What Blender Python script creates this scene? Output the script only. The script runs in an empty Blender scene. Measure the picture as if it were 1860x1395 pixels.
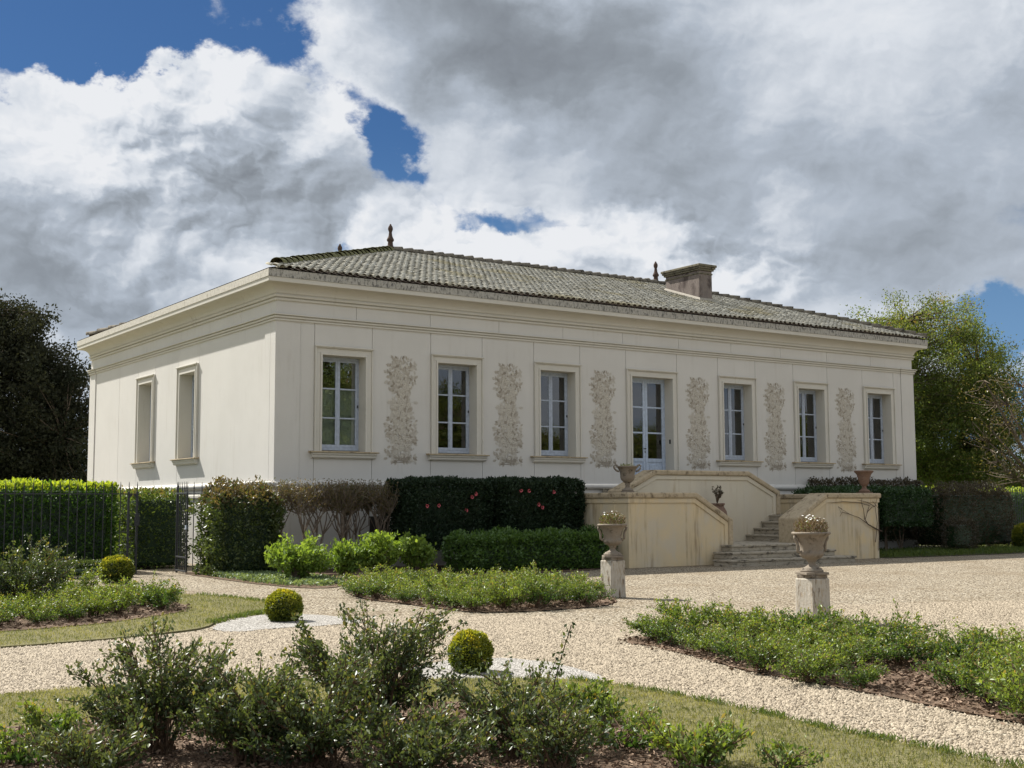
import bpy, bmesh, math, random
import numpy as np
from mathutils import Vector, Matrix

# ------------------------------------------------------------------ camera, sky, sun, exposure
scene = bpy.context.scene
COL = scene.collection
CAM = np.array([-11.939264, -26.986947, 1.44])
RT = np.array([0.824469405, -0.565890055, -0.004318146])
UP = np.array([-0.0509201, -0.08178289, 0.995348533])
FW = np.array([0.563610986, 0.820414532, 0.096242669])
FPX = 2300.125
cd = bpy.data.cameras.new('camera'); cam = bpy.data.objects.new('camera', cd); COL.objects.link(cam)
cd.sensor_width = 36.0; cd.lens = FPX * 36 / 1860; cd.clip_start = .1; cd.clip_end = 6000
cam.matrix_world = Matrix(((RT[0], UP[0], -FW[0], CAM[0]), (RT[1], UP[1], -FW[1], CAM[1]), (RT[2], UP[2], -FW[2], CAM[2]), (0, 0, 0, 1)))
scene.camera = cam
scene.view_settings.view_transform = 'Standard'; scene.view_settings.look = 'None'
scene.view_settings.exposure = 0.85; scene.view_settings.gamma = 1.0
scene.view_settings.use_curve_mapping = False
scene.cycles.max_bounces = 7; scene.cycles.transparent_max_bounces = 12
scene.cycles.sample_clamp_indirect = 6

SUN = Vector((-.30, .86, 1.0)).normalized()          # towards the sun
sl = bpy.data.lights.new('sun', 'SUN'); sl.energy = 5.0; sl.angle = math.radians(.53); sl.color = (1, .965, .90)
so = bpy.data.objects.new('sun', sl); COL.objects.link(so)
so.rotation_euler = (-SUN).to_track_quat('-Z', 'Y').to_euler(); so.location = (-20, 60, 70)

def ray(u, v): return FW + RT * (u - 930) / FPX - UP * (v - 697.5) / FPX
def G(u, v, z=0.0):                                    # a picture point to its place on the ground
    q = ray(u, v); return CAM + q * (z - CAM[2]) / q[2]
def PY(u, v, Y):
    q = ray(u, v); return CAM + q * (Y - CAM[1]) / q[1]
def DP(u, v, d): return CAM + ray(u, v) * d
def azel(u, v):
    q = ray(u, v); q = q / np.linalg.norm(q)
    return math.degrees(math.atan2(q[0], q[1])), math.degrees(math.asin(q[2]))

world = bpy.data.worlds.new('World'); scene.world = world; world.use_nodes = True
wt = world.node_tree; wt.nodes.clear()
class NT:
    """small node-expression helper"""
    def __init__(s, tree): s.t = tree
    def n(s, kind, **kw):
        o = s.t.nodes.new(kind)
        for k, v in kw.items(): setattr(o, k, v)
        return o
    def put(s, sock, v):
        if hasattr(v, 'is_output') or isinstance(v, bpy.types.NodeSocket): s.t.links.new(v, sock)
        elif v is not None: sock.default_value = v
    def m(s, op, *a, clamp=False):
        o = s.n('ShaderNodeMath', operation=op, use_clamp=clamp)
        for i, v in enumerate(a): s.put(o.inputs[i], v)
        return o.outputs[0]
    def vm(s, op, *a, out=0):
        o = s.n('ShaderNodeVectorMath', operation=op)
        for i, v in enumerate(a): s.put(o.inputs[i], v)
        return o.outputs[out]
    def mix(s, f, a, b, blend='MIX'):
        o = s.n('ShaderNodeMix', data_type='RGBA', blend_type=blend)
        s.put(o.inputs[0], f)
        for i, v in ((6, a), (7, b)): s.put(o.inputs[i], (*v, 1) if isinstance(v, tuple) and len(v) == 3 else v)
        return o.outputs[2]
    def step(s, x, a, b, lo=0.0, hi=1.0, kind='SMOOTHSTEP'):
        o = s.n('ShaderNodeMapRange', interpolation_type=kind)
        s.put(o.inputs[0], x)
        for i, v in enumerate((a, b, lo, hi)): s.put(o.inputs[i + 1], v)
        return o.outputs[0]
    def noise(s, vec, scale, detail=4, rough=.55, dist=0.0, out=0):
        o = s.n('ShaderNodeTexNoise'); s.put(o.inputs['Vector'], vec)
        o.inputs['Scale'].default_value = scale; o.inputs['Detail'].default_value = detail
        o.inputs['Roughness'].default_value = rough; o.inputs['Distortion'].default_value = dist
        return o.outputs[out]
    def vor(s, vec, scale, out='Distance', detail=0, rough=.5, rand=1.0, feature='F1'):
        o = s.n('ShaderNodeTexVoronoi', feature=feature); s.put(o.inputs['Vector'], vec)
        o.inputs['Scale'].default_value = scale; o.inputs['Randomness'].default_value = rand
        if detail: o.inputs['Detail'].default_value = detail; o.inputs['Roughness'].default_value = rough; o.normalize = True
        return o.outputs[out]
    def sum(s, items):
        r = items[0]
        for i in items[1:]: r = s.m('ADD', r, i)
        return r

def build_sky():
    W = NT(wt); KS = .495                                      # radiance scale of cloud and sky, paired with the exposure
    dirn = W.n('ShaderNodeTexCoord').outputs['Generated']
    sky = W.n('ShaderNodeTexSky', sky_type='NISHITA'); sky.sun_disc = False
    sky.sun_elevation = math.asin(SUN.z); sky.sun_rotation = math.atan2(SUN.x, SUN.y)
    sky.air_density = 1.0; sky.dust_density = .3; sky.ozone_density = 3.0
    blue = W.vm('MULTIPLY', sky.outputs[0], (.050 * .30, .050 * .47, .050 * .66))
    sep = W.n('ShaderNodeSeparateXYZ'); W.put(sep.inputs[0], dirn)
    # multi-scale domain warp: every cloud outline below is bent by it
    squash = W.vm('MULTIPLY', dirn, (1, 1, 1.35))
    w1 = W.vm('SUBTRACT', W.noise(squash, 9.0, 7, .60, out=1), (.5, .5, .5))
    def vsc(v, k):
        s = W.vm('SCALE', v); s.node.inputs['Scale'].default_value = k; return s
    big = W.vm('ADD', dirn, vsc(w1, .15))
    wide = W.vm('MULTIPLY', big, (1, 1, 2.2)); rnd = big
    def acc(a, items):
        for u, v, r, amp, w in items:
            q = ray(u, v); q = q / np.linalg.norm(q)
            if w: q = q * np.array((1, 1, 2.2))
            d = W.vm('DISTANCE', wide if w else rnd, tuple(float(x) for x in q), out=1)
            a = W.m('MULTIPLY_ADD', W.step(d, r / 2300, 0.0), amp, a)
        return a
    wv = W.vm('ADD', squash, vsc(w1, .06))
    def puff(v, sc, det): return W.m('ABSOLUTE', W.m('SUBTRACT', W.noise(v, sc, det, .5), .5))
    lit = (-.62, .08, .78)                                    # towards the light, across the cloud face
    def pair(sc, det, off):
        a = puff(wv, sc, det); return a, W.m('SUBTRACT', a, puff(W.vm('ADD', wv, tuple(x * off for x in lit)), sc, det))
    pL, rL = pair(9, 1.0, .030); pM, rM = pair(21, 1.5, .013); pS, rS = pair(55, 2.0, .005)
    b1 = W.m('MULTIPLY_ADD', pL, .9, W.m('MULTIPLY_ADD', pM, .6, W.m('MULTIPLY', pS, .30)))
    relief = W.m('MULTIPLY_ADD', rL, 1.0, W.m('MULTIPLY_ADD', rM, .75, W.m('MULTIPLY', rS, .40)))
    crisp = acc(.17, CRISP)
    soft = W.noise(squash, 5.5, 4, .5)
    # where there is cloud
    cov = W.m('MULTIPLY_ADD', b1, .75, W.m('MULTIPLY_ADD', soft, 1.1, -.16))
    cov = acc(cov, COVER)
    dens = W.step(cov, .12, W.m('MULTIPLY_ADD', crisp, -.34, .60)); thick = W.step(cov, .20, .85)
    # how bright the cloud is
    sh = W.m('MULTIPLY_ADD', W.m('MULTIPLY', relief, crisp), 2.7, W.m('MULTIPLY_ADD', W.m('SUBTRACT', soft, .5), .55, W.m('MULTIPLY_ADD', thick, -.12, .88)))
    sh = acc(sh, SHADE)
    ramp = W.n('ShaderNodeValToRGB'); W.put(ramp.inputs[0], sh)
    cr = ramp.color_ramp; cr.elements[0].position = 0; cr.elements[0].color = (.23 * KS, .255 * KS, .29 * KS, 1)
    cr.elements[1].position = 1; cr.elements[1].color = (.93 * KS, .95 * KS, .985 * KS, 1)
    for p, c in ((.28, (.33, .37, .42)), (.55, (.50, .56, .645)), (.8, (.78, .825, .89))):
        e = cr.elements.new(p); e.color = tuple(x * KS for x in c) + (1,)
    low = W.step(sep.outputs[2], .20, .01)                    # distant cloud greys into blue haze
    cl = W.mix(W.m('MULTIPLY', low, .45), ramp.outputs[0], (.38 * KS, .47 * KS, .59 * KS))
    blue = W.mix(W.m('MULTIPLY', W.step(sep.outputs[2], .30, .06), .85), blue, (.22 * KS, .40 * KS, .66 * KS))
    col = W.mix(dens, blue, cl)
    col = W.mix(W.step(sep.outputs[2], -.01, -.05), col, (.10, .10, .07))
    bg = W.n('ShaderNodeBackground'); W.put(bg.inputs[0], col); bg.inputs[1].default_value = 1.0
    o = W.n('ShaderNodeOutputWorld'); wt.links.new(bg.outputs[0], o.inputs[0])
    world.cycles.sampling_method = 'NONE'
CRISP = [(300, 240, 460, .62, 0), (820, 440, 330, .75, 1), (1200, 470, 330, .5, 1), (1310, 500, 260, .4, 1)]
COVER = [  # picture place, radius in pixels, amount, wide or round
    (110, 75, 480, -1.25, 1), (330, 15, 330, -.75, 1), (500, 60, 150, -.5, 1),
    (565, 120, 100, -.42, 0), (640, 180, 95, -.60, 0), (690, 230, 95, -.70, 0), (712, 305, 70, -.62, 0),
    (905, 395, 180, -.62, 1), (1075, 420, 150, -.46, 1), (640, 460, 130, -.6, 1), (1160, 495, 120, -.35, 1), (1800, 588, 170, -.80, 1), (1830, 770, 200, -.55, 1),
    (370, 290, 430, .75, 0), (330, 110, 150, .55, 0), (440, 100, 130, .5, 0), (90, 230, 170, .8, 0), (800, 445, 180, .5, 1), (45, 60, 100, .80, 1), (150, 20, 90, .45, 1), (1300, 200, 700, .45, 0), (880, 60, 380, .45, 0), (250, 500, 600, .4, 1)]
SHADE = [
    (950, 70, 400, -.56, 1), (800, 10, 260, -.16, 1), (380, 320, 230, -.28, 0), (560, 360, 260, -.20, 0), (330, 435, 520, -.26, 1), (50, 500, 380, -.28, 1), (180, 560, 260, -.16, 1),
    (1160, 220, 330, -.26, 0), (1300, 330, 330, -.14, 0), (1500, 380, 600, -.20, 1), (1850, 150, 170, -.34, 0), (1780, 470, 600, -.30, 1),
    (330, 130, 300, .16, 0), (90, 220, 190, .14, 0), (170, 345, 300, .34, 1), (590, 210, 150, .20, 0), (800, 440, 220, .40, 1), (1130, 450, 170, .34, 1), (1310, 505, 180, .44, 1), (1420, 385, 90, .26, 0), (330, 530, 300, .30, 1)]
build_sky()

# ------------------------------------------------------------------ materials
MATS = {}
def newmat(name):
    m = bpy.data.materials.new(name); m.use_nodes = True; m.node_tree.nodes.clear(); MATS[name] = m
    return m, NT(m.node_tree)
def finish(m, T, col, rough=.8, bump=None, bstr=.3, bdist=.01, spec=.3, metal=0.0):
    p = T.n('ShaderNodeBsdfPrincipled'); T.put(p.inputs['Base Color'], (*col, 1) if isinstance(col, tuple) else col)
    T.put(p.inputs['Roughness'], rough); p.inputs['Specular IOR Level'].default_value = spec; p.inputs['Metallic'].default_value = metal
    if bump is not None:
        b = T.n('ShaderNodeBump'); b.inputs['Strength'].default_value = bstr; b.inputs['Distance'].default_value = bdist
        T.put(b.inputs['Height'], bump); T.t.links.new(b.outputs[0], p.inputs['Normal'])
    o = T.n('ShaderNodeOutputMaterial'); T.t.links.new(p.outputs[0], o.inputs[0]); return p
def gpos(T): return T.n('ShaderNodeNewGeometry').outputs['Position']
def scaled(T, v, s): return T.vm('MULTIPLY', v, s)

def stucco(name, c, c2, stain=(.45, .40, .32), amount=.25, bump=.25, lo=.56, patch=0.0):
    m, T = newmat(name); P = gpos(T)
    big = T.noise(P, .7, 4, .6); col = T.mix(T.step(big, .3, .72), c, c2)
    streak = T.noise(scaled(T, P, (5.0, 5.0, .35)), 1.6, 5, .6)
    if patch: col = T.mix(T.m('MULTIPLY', T.step(T.noise(scaled(T, P, (1.0, 1.0, .6)), 2.3, 5, .62), .46, .62), patch), col, (.55, .50, .41))
    st = T.m('MULTIPLY', T.m('MULTIPLY', T.step(streak, lo, lo + .22), amount), T.step(T.noise(scaled(T, P, (1, 1, .8)), .9, 4, .6), .42, .66))
    col = T.mix(st, col, stain)
    grain = T.noise(P, 60, 4, .6); col = T.mix(T.m('MULTIPLY', T.step(grain, .35, .75), .10), col, stain)
    finish(m, T, col, .88, T.noise(P, 45, 5, .65), bump, .006, .15); return m
stucco('stucco', (.625, .605, .565), (.59, .57, .53), (.42, .38, .32), .30, .3, .50)
stucco('trim', (.62, .595, .535), (.585, .56, .495), (.27, .225, .155), .42)
stucco('stair_render', (.66, .525, .315), (.57, .49, .35), (.25, .175, .10), .8, .5, .46, .5)
stucco('stair_white', (.64, .59, .48), (.60, .53, .40), (.36, .26, .13), .6, .4, .50, .3)

def weathered(name, c, dark, lichen, d0=.46, d1=.62, l=.35, scale=6.0, streak=(1, 1, 1), bump=.6):
    m, T = newmat(name); P = scaled(T, gpos(T), streak)
    a = T.noise(P, scale, 6, .68, .3); b = T.noise(P, scale * 2.7, 5, .65); g = T.noise(gpos(T), 40, 5, .7)
    col = T.mix(T.step(b, .35, .7), c, tuple(x * .82 for x in c))
    col = T.mix(T.m('MULTIPLY', T.step(b, .52, .68), l), col, lichen)
    col = T.mix(T.step(a, d0, d1), col, dark)
    finish(m, T, col, .92, T.m('ADD', g, a), bump, .012, .1); return m
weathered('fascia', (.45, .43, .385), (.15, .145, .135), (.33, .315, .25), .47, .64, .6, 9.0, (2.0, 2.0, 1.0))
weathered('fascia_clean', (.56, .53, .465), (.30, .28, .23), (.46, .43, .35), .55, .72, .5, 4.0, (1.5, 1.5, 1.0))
weathered('coping', (.47, .385, .265), (.15, .115, .075), (.36, .30, .17), .52, .70, .5, 5.0)
weathered('step_stone', (.40, .355, .28), (.085, .075, .06), (.30, .25, .15), .50, .66, .4, 4.0, (1, 1, 2.5))
weathered('chimney_render', (.25, .21, .185), (.075, .058, .052), (.20, .165, .145), .46, .70, .5, 2.2, (1, 1, .5))
weathered('chimney_cap', (.20, .18, .13), (.07, .065, .05), (.33, .30, .17), .50, .66, .5, 6.0)
weathered('terracotta', (.21, .135, .10), (.085, .055, .04), (.27, .21, .16), .52, .70, .6, 7.0)
weathered('urn_stone', (.25, .21, .165), (.075, .06, .045), (.29, .265, .215), .52, .70, .6, 7.0)
weathered('pedestal_stone', (.47, .43, .36), (.14, .10, .065), (.38, .28, .17), .52, .66, .75, 5.0, (2.6, 2.6, .6))
weathered('finial_clay', (.10, .068, .056), (.055, .04, .035), (.22, .17, .12), .5, .7, .5, 9.0)
weathered('bark', (.15, .115, .085), (.05, .04, .03), (.20, .18, .14), .48, .66, .5, 5.0, (3, 3, .7))
weathered('pale_bark', (.19, .15, .115), (.10, .075, .055), (.36, .32, .26), .50, .68, .5, 9.0, (3, 3, 1))
weathered('twig', (.13, .085, .055), (.05, .035, .025), (.17, .14, .08), .5, .7, .4, 9.0)
weathered('vine_bark', (.105, .075, .06), (.04, .03, .025), (.14, .11, .09), .5, .7, .4, 9.0)

def tiles():
    m, T = newmat('roof_tile'); P = gpos(T)
    per = T.vor(scaled(T, P, (1, .66, .66)), 4.6, 'Color'); s = T.n('ShaderNodeSeparateColor'); T.put(s.inputs[0], per)
    a = T.noise(P, 9, 6, .7); b = T.noise(P, 30, 4, .7); big = T.noise(P, .55, 3, .6)
    col = T.mix(s.outputs[0], (.52, .495, .42), (.39, .36, .285))
    col = T.mix(T.m('MULTIPLY', T.step(b, .5, .62), .75), col, (.56, .55, .48))
    col = T.mix(T.m('MULTIPLY', T.step(big, .52, .68), .5), col, (.40, .33, .15))
    col = T.mix(T.step(a, .54, .66), col, (.085, .075, .058))
    finish(m, T, col, .95, T.m('ADD', a, b), .8, .015, .1)
tiles()
weathered('ridge_clay', (.20, .175, .14), (.05, .045, .038), (.24, .225, .13), .50, .64, .6, 6.0)
weathered('moss_clay', (.20, .195, .10), (.06, .055, .04), (.27, .27, .12), .50, .68, .6, 6.0)
weathered('roof_under', (.07, .05, .038), (.03, .025, .02), (.10, .07, .05), .5, .7, .4, 6.0)

def plain(name, c, rough=.5, spec=.4, var=.12, scale=14, metal=0.0, bstr=.12):
    m, T = newmat(name); P = gpos(T); n = T.noise(P, scale, 4, .6)
    col = T.mix(T.step(n, .3, .7), tuple(x * (1 - var) for x in c), tuple(min(1, x * (1 + var)) for x in c))
    finish(m, T, col, rough, n, bstr, .004, spec, metal); return m
plain('sash_paint', (.40, .45, .535), .45)
plain('door_paint', (.43, .50, .61), .45)
plain('iron', (.022, .024, .027), .5, .5, .3, 30)
plain('black_metal', (.02, .02, .022), .4)
plain('interior', (.16, .13, .11), .9, .1)
plain('interior_dark', (.045, .04, .036), .9, .1)
plain('blind_cloth', (.80, .83, .77), .9, .1, .06, 3)
plain('mural_a', (.49, .455, .395), .9, .1, .12, 20)
plain('mural_b', (.41, .37, .31), .9, .1, .12, 20)
plain('mural_c', (.57, .535, .46), .9, .1, .08, 20)
plain('mural_d', (.30, .265, .215), .9, .1, .12, 20)
plain('petal_white', (.78, .77, .72), .7, .2)
plain('petal_pink', (.50, .10, .12), .6, .3)
plain('lead', (.34, .31, .26), .8, .2)

def glass():
    m, T = newmat('pane_glass')
    fr = T.n('ShaderNodeFresnel'); fr.inputs[0].default_value = 2.1
    g = T.n('ShaderNodeBsdfGlossy'); g.inputs['Roughness'].default_value = .0; g.inputs[0].default_value = (1, 1, 1, 1)
    b = T.n('ShaderNodeBump'); b.inputs['Strength'].default_value = .06; b.inputs['Distance'].default_value = .02
    T.put(b.inputs['Height'], T.noise(gpos(T), 2.2, 2, .5)); T.t.links.new(b.outputs[0], g.inputs['Normal'])
    t = T.n('ShaderNodeBsdfTransparent'); t.inputs[0].default_value = (.80, .84, .82, 1)
    x = T.n('ShaderNodeMixShader'); T.t.links.new(fr.outputs[0], x.inputs[0]); T.t.links.new(t.outputs[0], x.inputs[1]); T.t.links.new(g.outputs[0], x.inputs[2])
    o = T.n('ShaderNodeOutputMaterial'); T.t.links.new(x.outputs[0], o.inputs[0])
glass()

def leafmat(name, c1, c2, trans=.35, rough=.42, spec=.45, tr_col=None, c3=None, var=.3):
    m, T = newmat(name)
    a = T.n('ShaderNodeAttribute', attribute_name='tint').outputs['Fac']
    inf = T.n('ShaderNodeObjectInfo').outputs['Random']
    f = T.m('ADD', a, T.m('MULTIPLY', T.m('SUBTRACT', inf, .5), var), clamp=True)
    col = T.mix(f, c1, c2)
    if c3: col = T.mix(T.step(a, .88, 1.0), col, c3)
    p = T.n('ShaderNodeBsdfPrincipled'); T.put(p.inputs['Base Color'], col); p.inputs['Roughness'].default_value = rough
    p.inputs['Specular IOR Level'].default_value = spec
    tl = T.n('ShaderNodeBsdfTranslucent'); T.put(tl.inputs[0], T.vm('MULTIPLY', col, tr_col or (1.9, 1.8, .8)))
    x = T.n('ShaderNodeMixShader'); x.inputs[0].default_value = trans
    T.t.links.new(p.outputs[0], x.inputs[1]); T.t.links.new(tl.outputs[0], x.inputs[2])
    o = T.n('ShaderNodeOutputMaterial'); T.t.links.new(x.outputs[0], o.inputs[0])
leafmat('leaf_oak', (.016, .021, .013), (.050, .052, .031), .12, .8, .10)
leafmat('leaf_spring', (.062, .098, .026), (.19, .205, .060), .46, .56, .28, c3=(.17, .12, .05))
leafmat('leaf_sparse', (.085, .080, .030), (.17, .13, .055), .3)
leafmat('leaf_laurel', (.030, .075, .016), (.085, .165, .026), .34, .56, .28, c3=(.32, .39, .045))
leafmat('leaf_hedge', (.038, .072, .020), (.12, .165, .040), .38, .42, .42, c3=(.16, .135, .05))
leafmat('leaf_corner', (.028, .050, .017), (.105, .135, .042), .30, .40, .5, c3=(.125, .095, .045))
leafmat('leaf_brown', (.070, .080, .030), (.165, .115, .055), .3)
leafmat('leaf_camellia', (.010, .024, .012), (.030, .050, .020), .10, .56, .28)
leafmat('leaf_low', (.036, .088, .022), (.095, .165, .036), .30, .4)
leafmat('leaf_hydrangea', (.095, .165, .030), (.20, .28, .052), .36, .56, .28)
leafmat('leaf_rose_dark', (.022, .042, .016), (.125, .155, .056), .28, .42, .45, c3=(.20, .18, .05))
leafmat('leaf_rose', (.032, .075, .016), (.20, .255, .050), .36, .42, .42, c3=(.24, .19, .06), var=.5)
leafmat('leaf_box', (.050, .085, .014), (.26, .27, .030), .32, .42, c3=(.50, .42, .035))
leafmat('leaf_box_dark', (.034, .066, .018), (.095, .125, .028), .30, .45)
leafmat('leaf_ivy', (.070, .115, .050), (.20, .26, .13), .25, .56, .28)
leafmat('leaf_dark', (.014, .038, .013), (.040, .085, .022), .18, .42)
leafmat('leaf_dusk', (.040, .036, .024), (.085, .068, .042), .22, .5)
leafmat('dry_stalk', (.13, .085, .055), (.24, .18, .11), .2, .7)
leafmat('grass_blade', (.095, .112, .042), (.26, .245, .115), .36, .6, .2)
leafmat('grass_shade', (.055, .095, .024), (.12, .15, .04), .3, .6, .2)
leafmat('bark_chip', (.095, .058, .038), (.40, .29, .205), .0, .8, .15)
leafmat('pebble', (.055, .038, .023), (.41, .345, .255), .0, .75, .2)
leafmat('pebble_white', (.62, .60, .57), (.85, .84, .82), .0, .75, .2)

def gravel(name, dark, mid, light, sc):
    m, T = newmat(name); P = gpos(T); P2 = T.vm('MULTIPLY', P, (1, 1, .0))
    cc = T.n('ShaderNodeSeparateColor'); T.put(cc.inputs[0], T.vor(P2, sc, 'Color'))
    d = T.vor(P2, sc, 'Distance'); d2 = T.vor(P2, sc * 2.1, 'Distance')
    col = T.mix(cc.outputs[0], mid, light); col = T.mix(T.step(cc.outputs[1], .72, .9), col, dark)
    col = T.mix(T.m('MULTIPLY', T.step(d, .38, .72), .9), col, tuple(x * .30 for x in dark))
    pat = T.noise(P2, .55, 6, .65); col = T.mix(T.m('MULTIPLY', T.step(pat, .42, .68), .38), col, dark)
    h = T.m('ADD', T.m('SUBTRACT', 1.0, d), T.m('MULTIPLY', T.m('SUBTRACT', 1.0, d2), .4))
    finish(m, T, col, .9, h, 1.0, .016, .12)
gravel('gravel', (.17, .125, .075), (.345, .285, .195), (.56, .50, .40), 36)
gravel('gravel_white', (.36, .33, .29), (.52, .49, .445), (.66, .63, .58), 60)
def soil(name, a, b, sc):
    m, T = newmat(name); P = gpos(T); n = T.noise(P, sc, 6, .7); n2 = T.noise(P, .8, 3, .6)
    col = T.mix(T.step(n, .32, .68), a, b); col = T.mix(T.m('MULTIPLY', T.step(n2, .4, .7), .4), col, a)
    finish(m, T, col, .95, n, .8, .02, .1)
soil('mulch', (.070, .048, .034), (.20, .14, .095), 22)
soil('turf', (.095, .092, .042), (.225, .20, .10), 26)
soil('field', (.085, .11, .03), (.17, .19, .05), .6)
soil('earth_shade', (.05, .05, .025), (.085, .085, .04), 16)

# ------------------------------------------------------------------ mesh helpers
def link(name, me, mat=None, parent=None, loc=None, rot=None):
    o = bpy.data.objects.new(name, me); COL.objects.link(o)
    if mat is not None and me is not None and len(me.materials) == 0: me.materials.append(MATS[mat])
    if parent is not None: o.parent = parent
    if loc is not None: o.location = loc
    if rot is not None: o.rotation_euler = rot
    return o
def tag(o, label=None, cat=None, group=None, kind=None):
    if label: o['label'] = label
    if cat: o['category'] = cat
    if group: o['group'] = group
    if kind: o['kind'] = kind
    return o
def empty(name, loc=(0, 0, 0), rz=0.0):
    o = bpy.data.objects.new(name, None); COL.objects.link(o); o.location = loc; o.rotation_euler = (0, 0, rz); o.empty_display_size = .2
    return o
def copy_tree(o, parent=None):
    c = o.copy(); COL.objects.link(c); c.parent = parent
    for ch in list(o.children): copy_tree(ch, c)
    return c
class MB:
    def __init__(s): s.v = []; s.f = []; s.mi = []
    def add(s, vs, fs, mi=0):
        b = len(s.v); s.v += [tuple(p) for p in vs]
        s.f += [tuple(b + i for i in q) for q in fs]; s.mi += [mi] * len(fs); return s
    def box(s, x0, x1, y0, y1, z0, z1, mi=0):
        if x0 > x1: x0, x1 = x1, x0
        if y0 > y1: y0, y1 = y1, y0
        vs = [(x0, y0, z0), (x1, y0, z0), (x1, y1, z0), (x0, y1, z0), (x0, y0, z1), (x1, y0, z1), (x1, y1, z1), (x0, y1, z1)]
        return s.add(vs, [(0, 3, 2, 1), (4, 5, 6, 7), (0, 1, 5, 4), (1, 2, 6, 5), (2, 3, 7, 6), (3, 0, 4, 7)], mi)
    def prism(s, poly, a, b, axis='y', mi=0):
        """polygon in the plane across `axis`, extruded from a to b; poly points (p, q): axis y -> (x, z), axis x -> (y, z), axis z -> (x, y)"""
        n = len(poly)
        def pt(p, q, t): return (p, t, q) if axis == 'y' else (t, p, q) if axis == 'x' else (p, q, t)
        vs = [pt(p, q, a) for p, q in poly] + [pt(p, q, b) for p, q in poly]
        fs = [tuple(range(n - 1, -1, -1)), tuple(range(n, 2 * n))] + [(i, (i + 1) % n, n + (i + 1) % n, n + i) for i in range(n)]
        return s.add(vs, fs, mi)
    def lathe(s, prof, seg=28, c=(0, 0, 0), mi=0, wob=None):
        vs = []
        for r, z in prof:
            for k in range(seg):
                a = 2 * math.pi * k / seg; rr = r * (wob(a, z) if wob else 1)
                vs.append((c[0] + rr * math.cos(a), c[1] + rr * math.sin(a), c[2] + z))
        fs = [(i * seg + k, i * seg + (k + 1) % seg, (i + 1) * seg + (k + 1) % seg, (i + 1) * seg + k) for i in range(len(prof) - 1) for k in range(seg)]
        fs += [tuple(range(seg - 1, -1, -1)), tuple((len(prof) - 1) * seg + k for k in range(seg))]
        return s.add(vs, fs, mi)
    def tube(s, pts, r0, r1, sides=5, mi=0):
        pts = [np.array(p, float) for p in pts]; n = len(pts); vs = []
        for i, p in enumerate(pts):
            d = pts[min(i + 1, n - 1)] - pts[max(i - 1, 0)]; d /= (np.linalg.norm(d) + 1e-9)
            a = np.cross(d, (0, 0, 1) if abs(d[2]) < .9 else (1, 0, 0)); a /= np.linalg.norm(a); b = np.cross(d, a)
            r = r0 + (r1 - r0) * i / max(1, n - 1)
            for k in range(sides):
                t = 2 * math.pi * k / sides; vs.append(p + a * r * math.cos(t) + b * r * math.sin(t))
        fs = [(i * sides + k, i * sides + (k + 1) % sides, (i + 1) * sides + (k + 1) % sides, (i + 1) * sides + k) for i in range(n - 1) for k in range(sides)]
        fs += [tuple(range(sides - 1, -1, -1)), tuple((n - 1) * sides + k for k in range(sides))]
        return s.add(vs, fs, mi)
    def mesh(s, name, mats, smooth=False):
        me = bpy.data.meshes.new(name); me.from_pydata(s.v, [], s.f)
        for m in ([mats] if isinstance(mats, str) else mats): me.materials.append(MATS[m])
        if len(set(s.mi)) > 1: me.polygons.foreach_set('material_index', s.mi)
        if smooth: me.polygons.foreach_set('use_smooth', [True] * len(me.polygons))
        bm = bmesh.new(); bm.from_mesh(me); bmesh.ops.recalc_face_normals(bm, faces=bm.faces); bm.to_mesh(me); bm.free()
        me.update(); return me
    def build(s, name, mats, parent=None, smooth=False, bevel=0.0, loc=None, rot=None, seg=2):
        o = link(name, s.mesh(name, mats, smooth), None, parent, loc, rot)
        if bevel:
            b = o.modifiers.new('bevel', 'BEVEL'); b.width = bevel; b.segments = seg; b.limit_method = 'ANGLE'; b.angle_limit = math.radians(40)
        return o
def raw_mesh(name, V, F, mat, tint=None, smooth=False):
    """numpy verts (N,3) and equal-length faces (M,k)"""
    me = bpy.data.meshes.new(name); V = np.asarray(V, np.float32); F = np.asarray(F, np.int32); k = F.shape[1]
    me.vertices.add(len(V)); me.vertices.foreach_set('co', V.ravel())
    me.loops.add(F.size); me.loops.foreach_set('vertex_index', F.ravel())
    me.polygons.add(len(F)); me.polygons.foreach_set('loop_start', np.arange(0, F.size, k, dtype=np.int32))
    if tint is not None:
        at = me.attributes.new('tint', 'FLOAT', 'POINT'); at.data.foreach_set('value', np.asarray(tint, np.float32))
    me.update(calc_edges=True)
    if smooth: me.polygons.foreach_set('use_smooth', [True] * len(me.polygons))
    me.materials.append(MATS[mat]); return me
def unit(a): return a / (np.linalg.norm(a, axis=-1, keepdims=True) + 1e-9)
def leaves(name, C, D, size, mat, tint, rng, width=.5, fold=.22):
    """one folded blade of two triangles for each centre C and direction D"""
    n = len(C); D = unit(D); s = np.broadcast_to(np.asarray(size, float), (n,))[:, None]
    S = unit(np.cross(D, unit(rng.normal(size=(n, 3))))); Nn = np.cross(S, D)
    b = C - D * s * .5; t = C + D * s * .5; mid = C + Nn * s * fold * -.5
    l = mid + S * s * width * .5 + Nn * s * fold; r = mid - S * s * width * .5 + Nn * s * fold
    V = np.stack([b, r, t, l], 1).reshape(-1, 3); i = np.arange(n)[:, None] * 4
    F = np.concatenate([i + np.array([[0, 1, 2]]), i + np.array([[0, 2, 3]])], 0)
    return raw_mesh(name, V, F, mat, np.repeat(np.clip(tint, 0, 1), 4))
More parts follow.
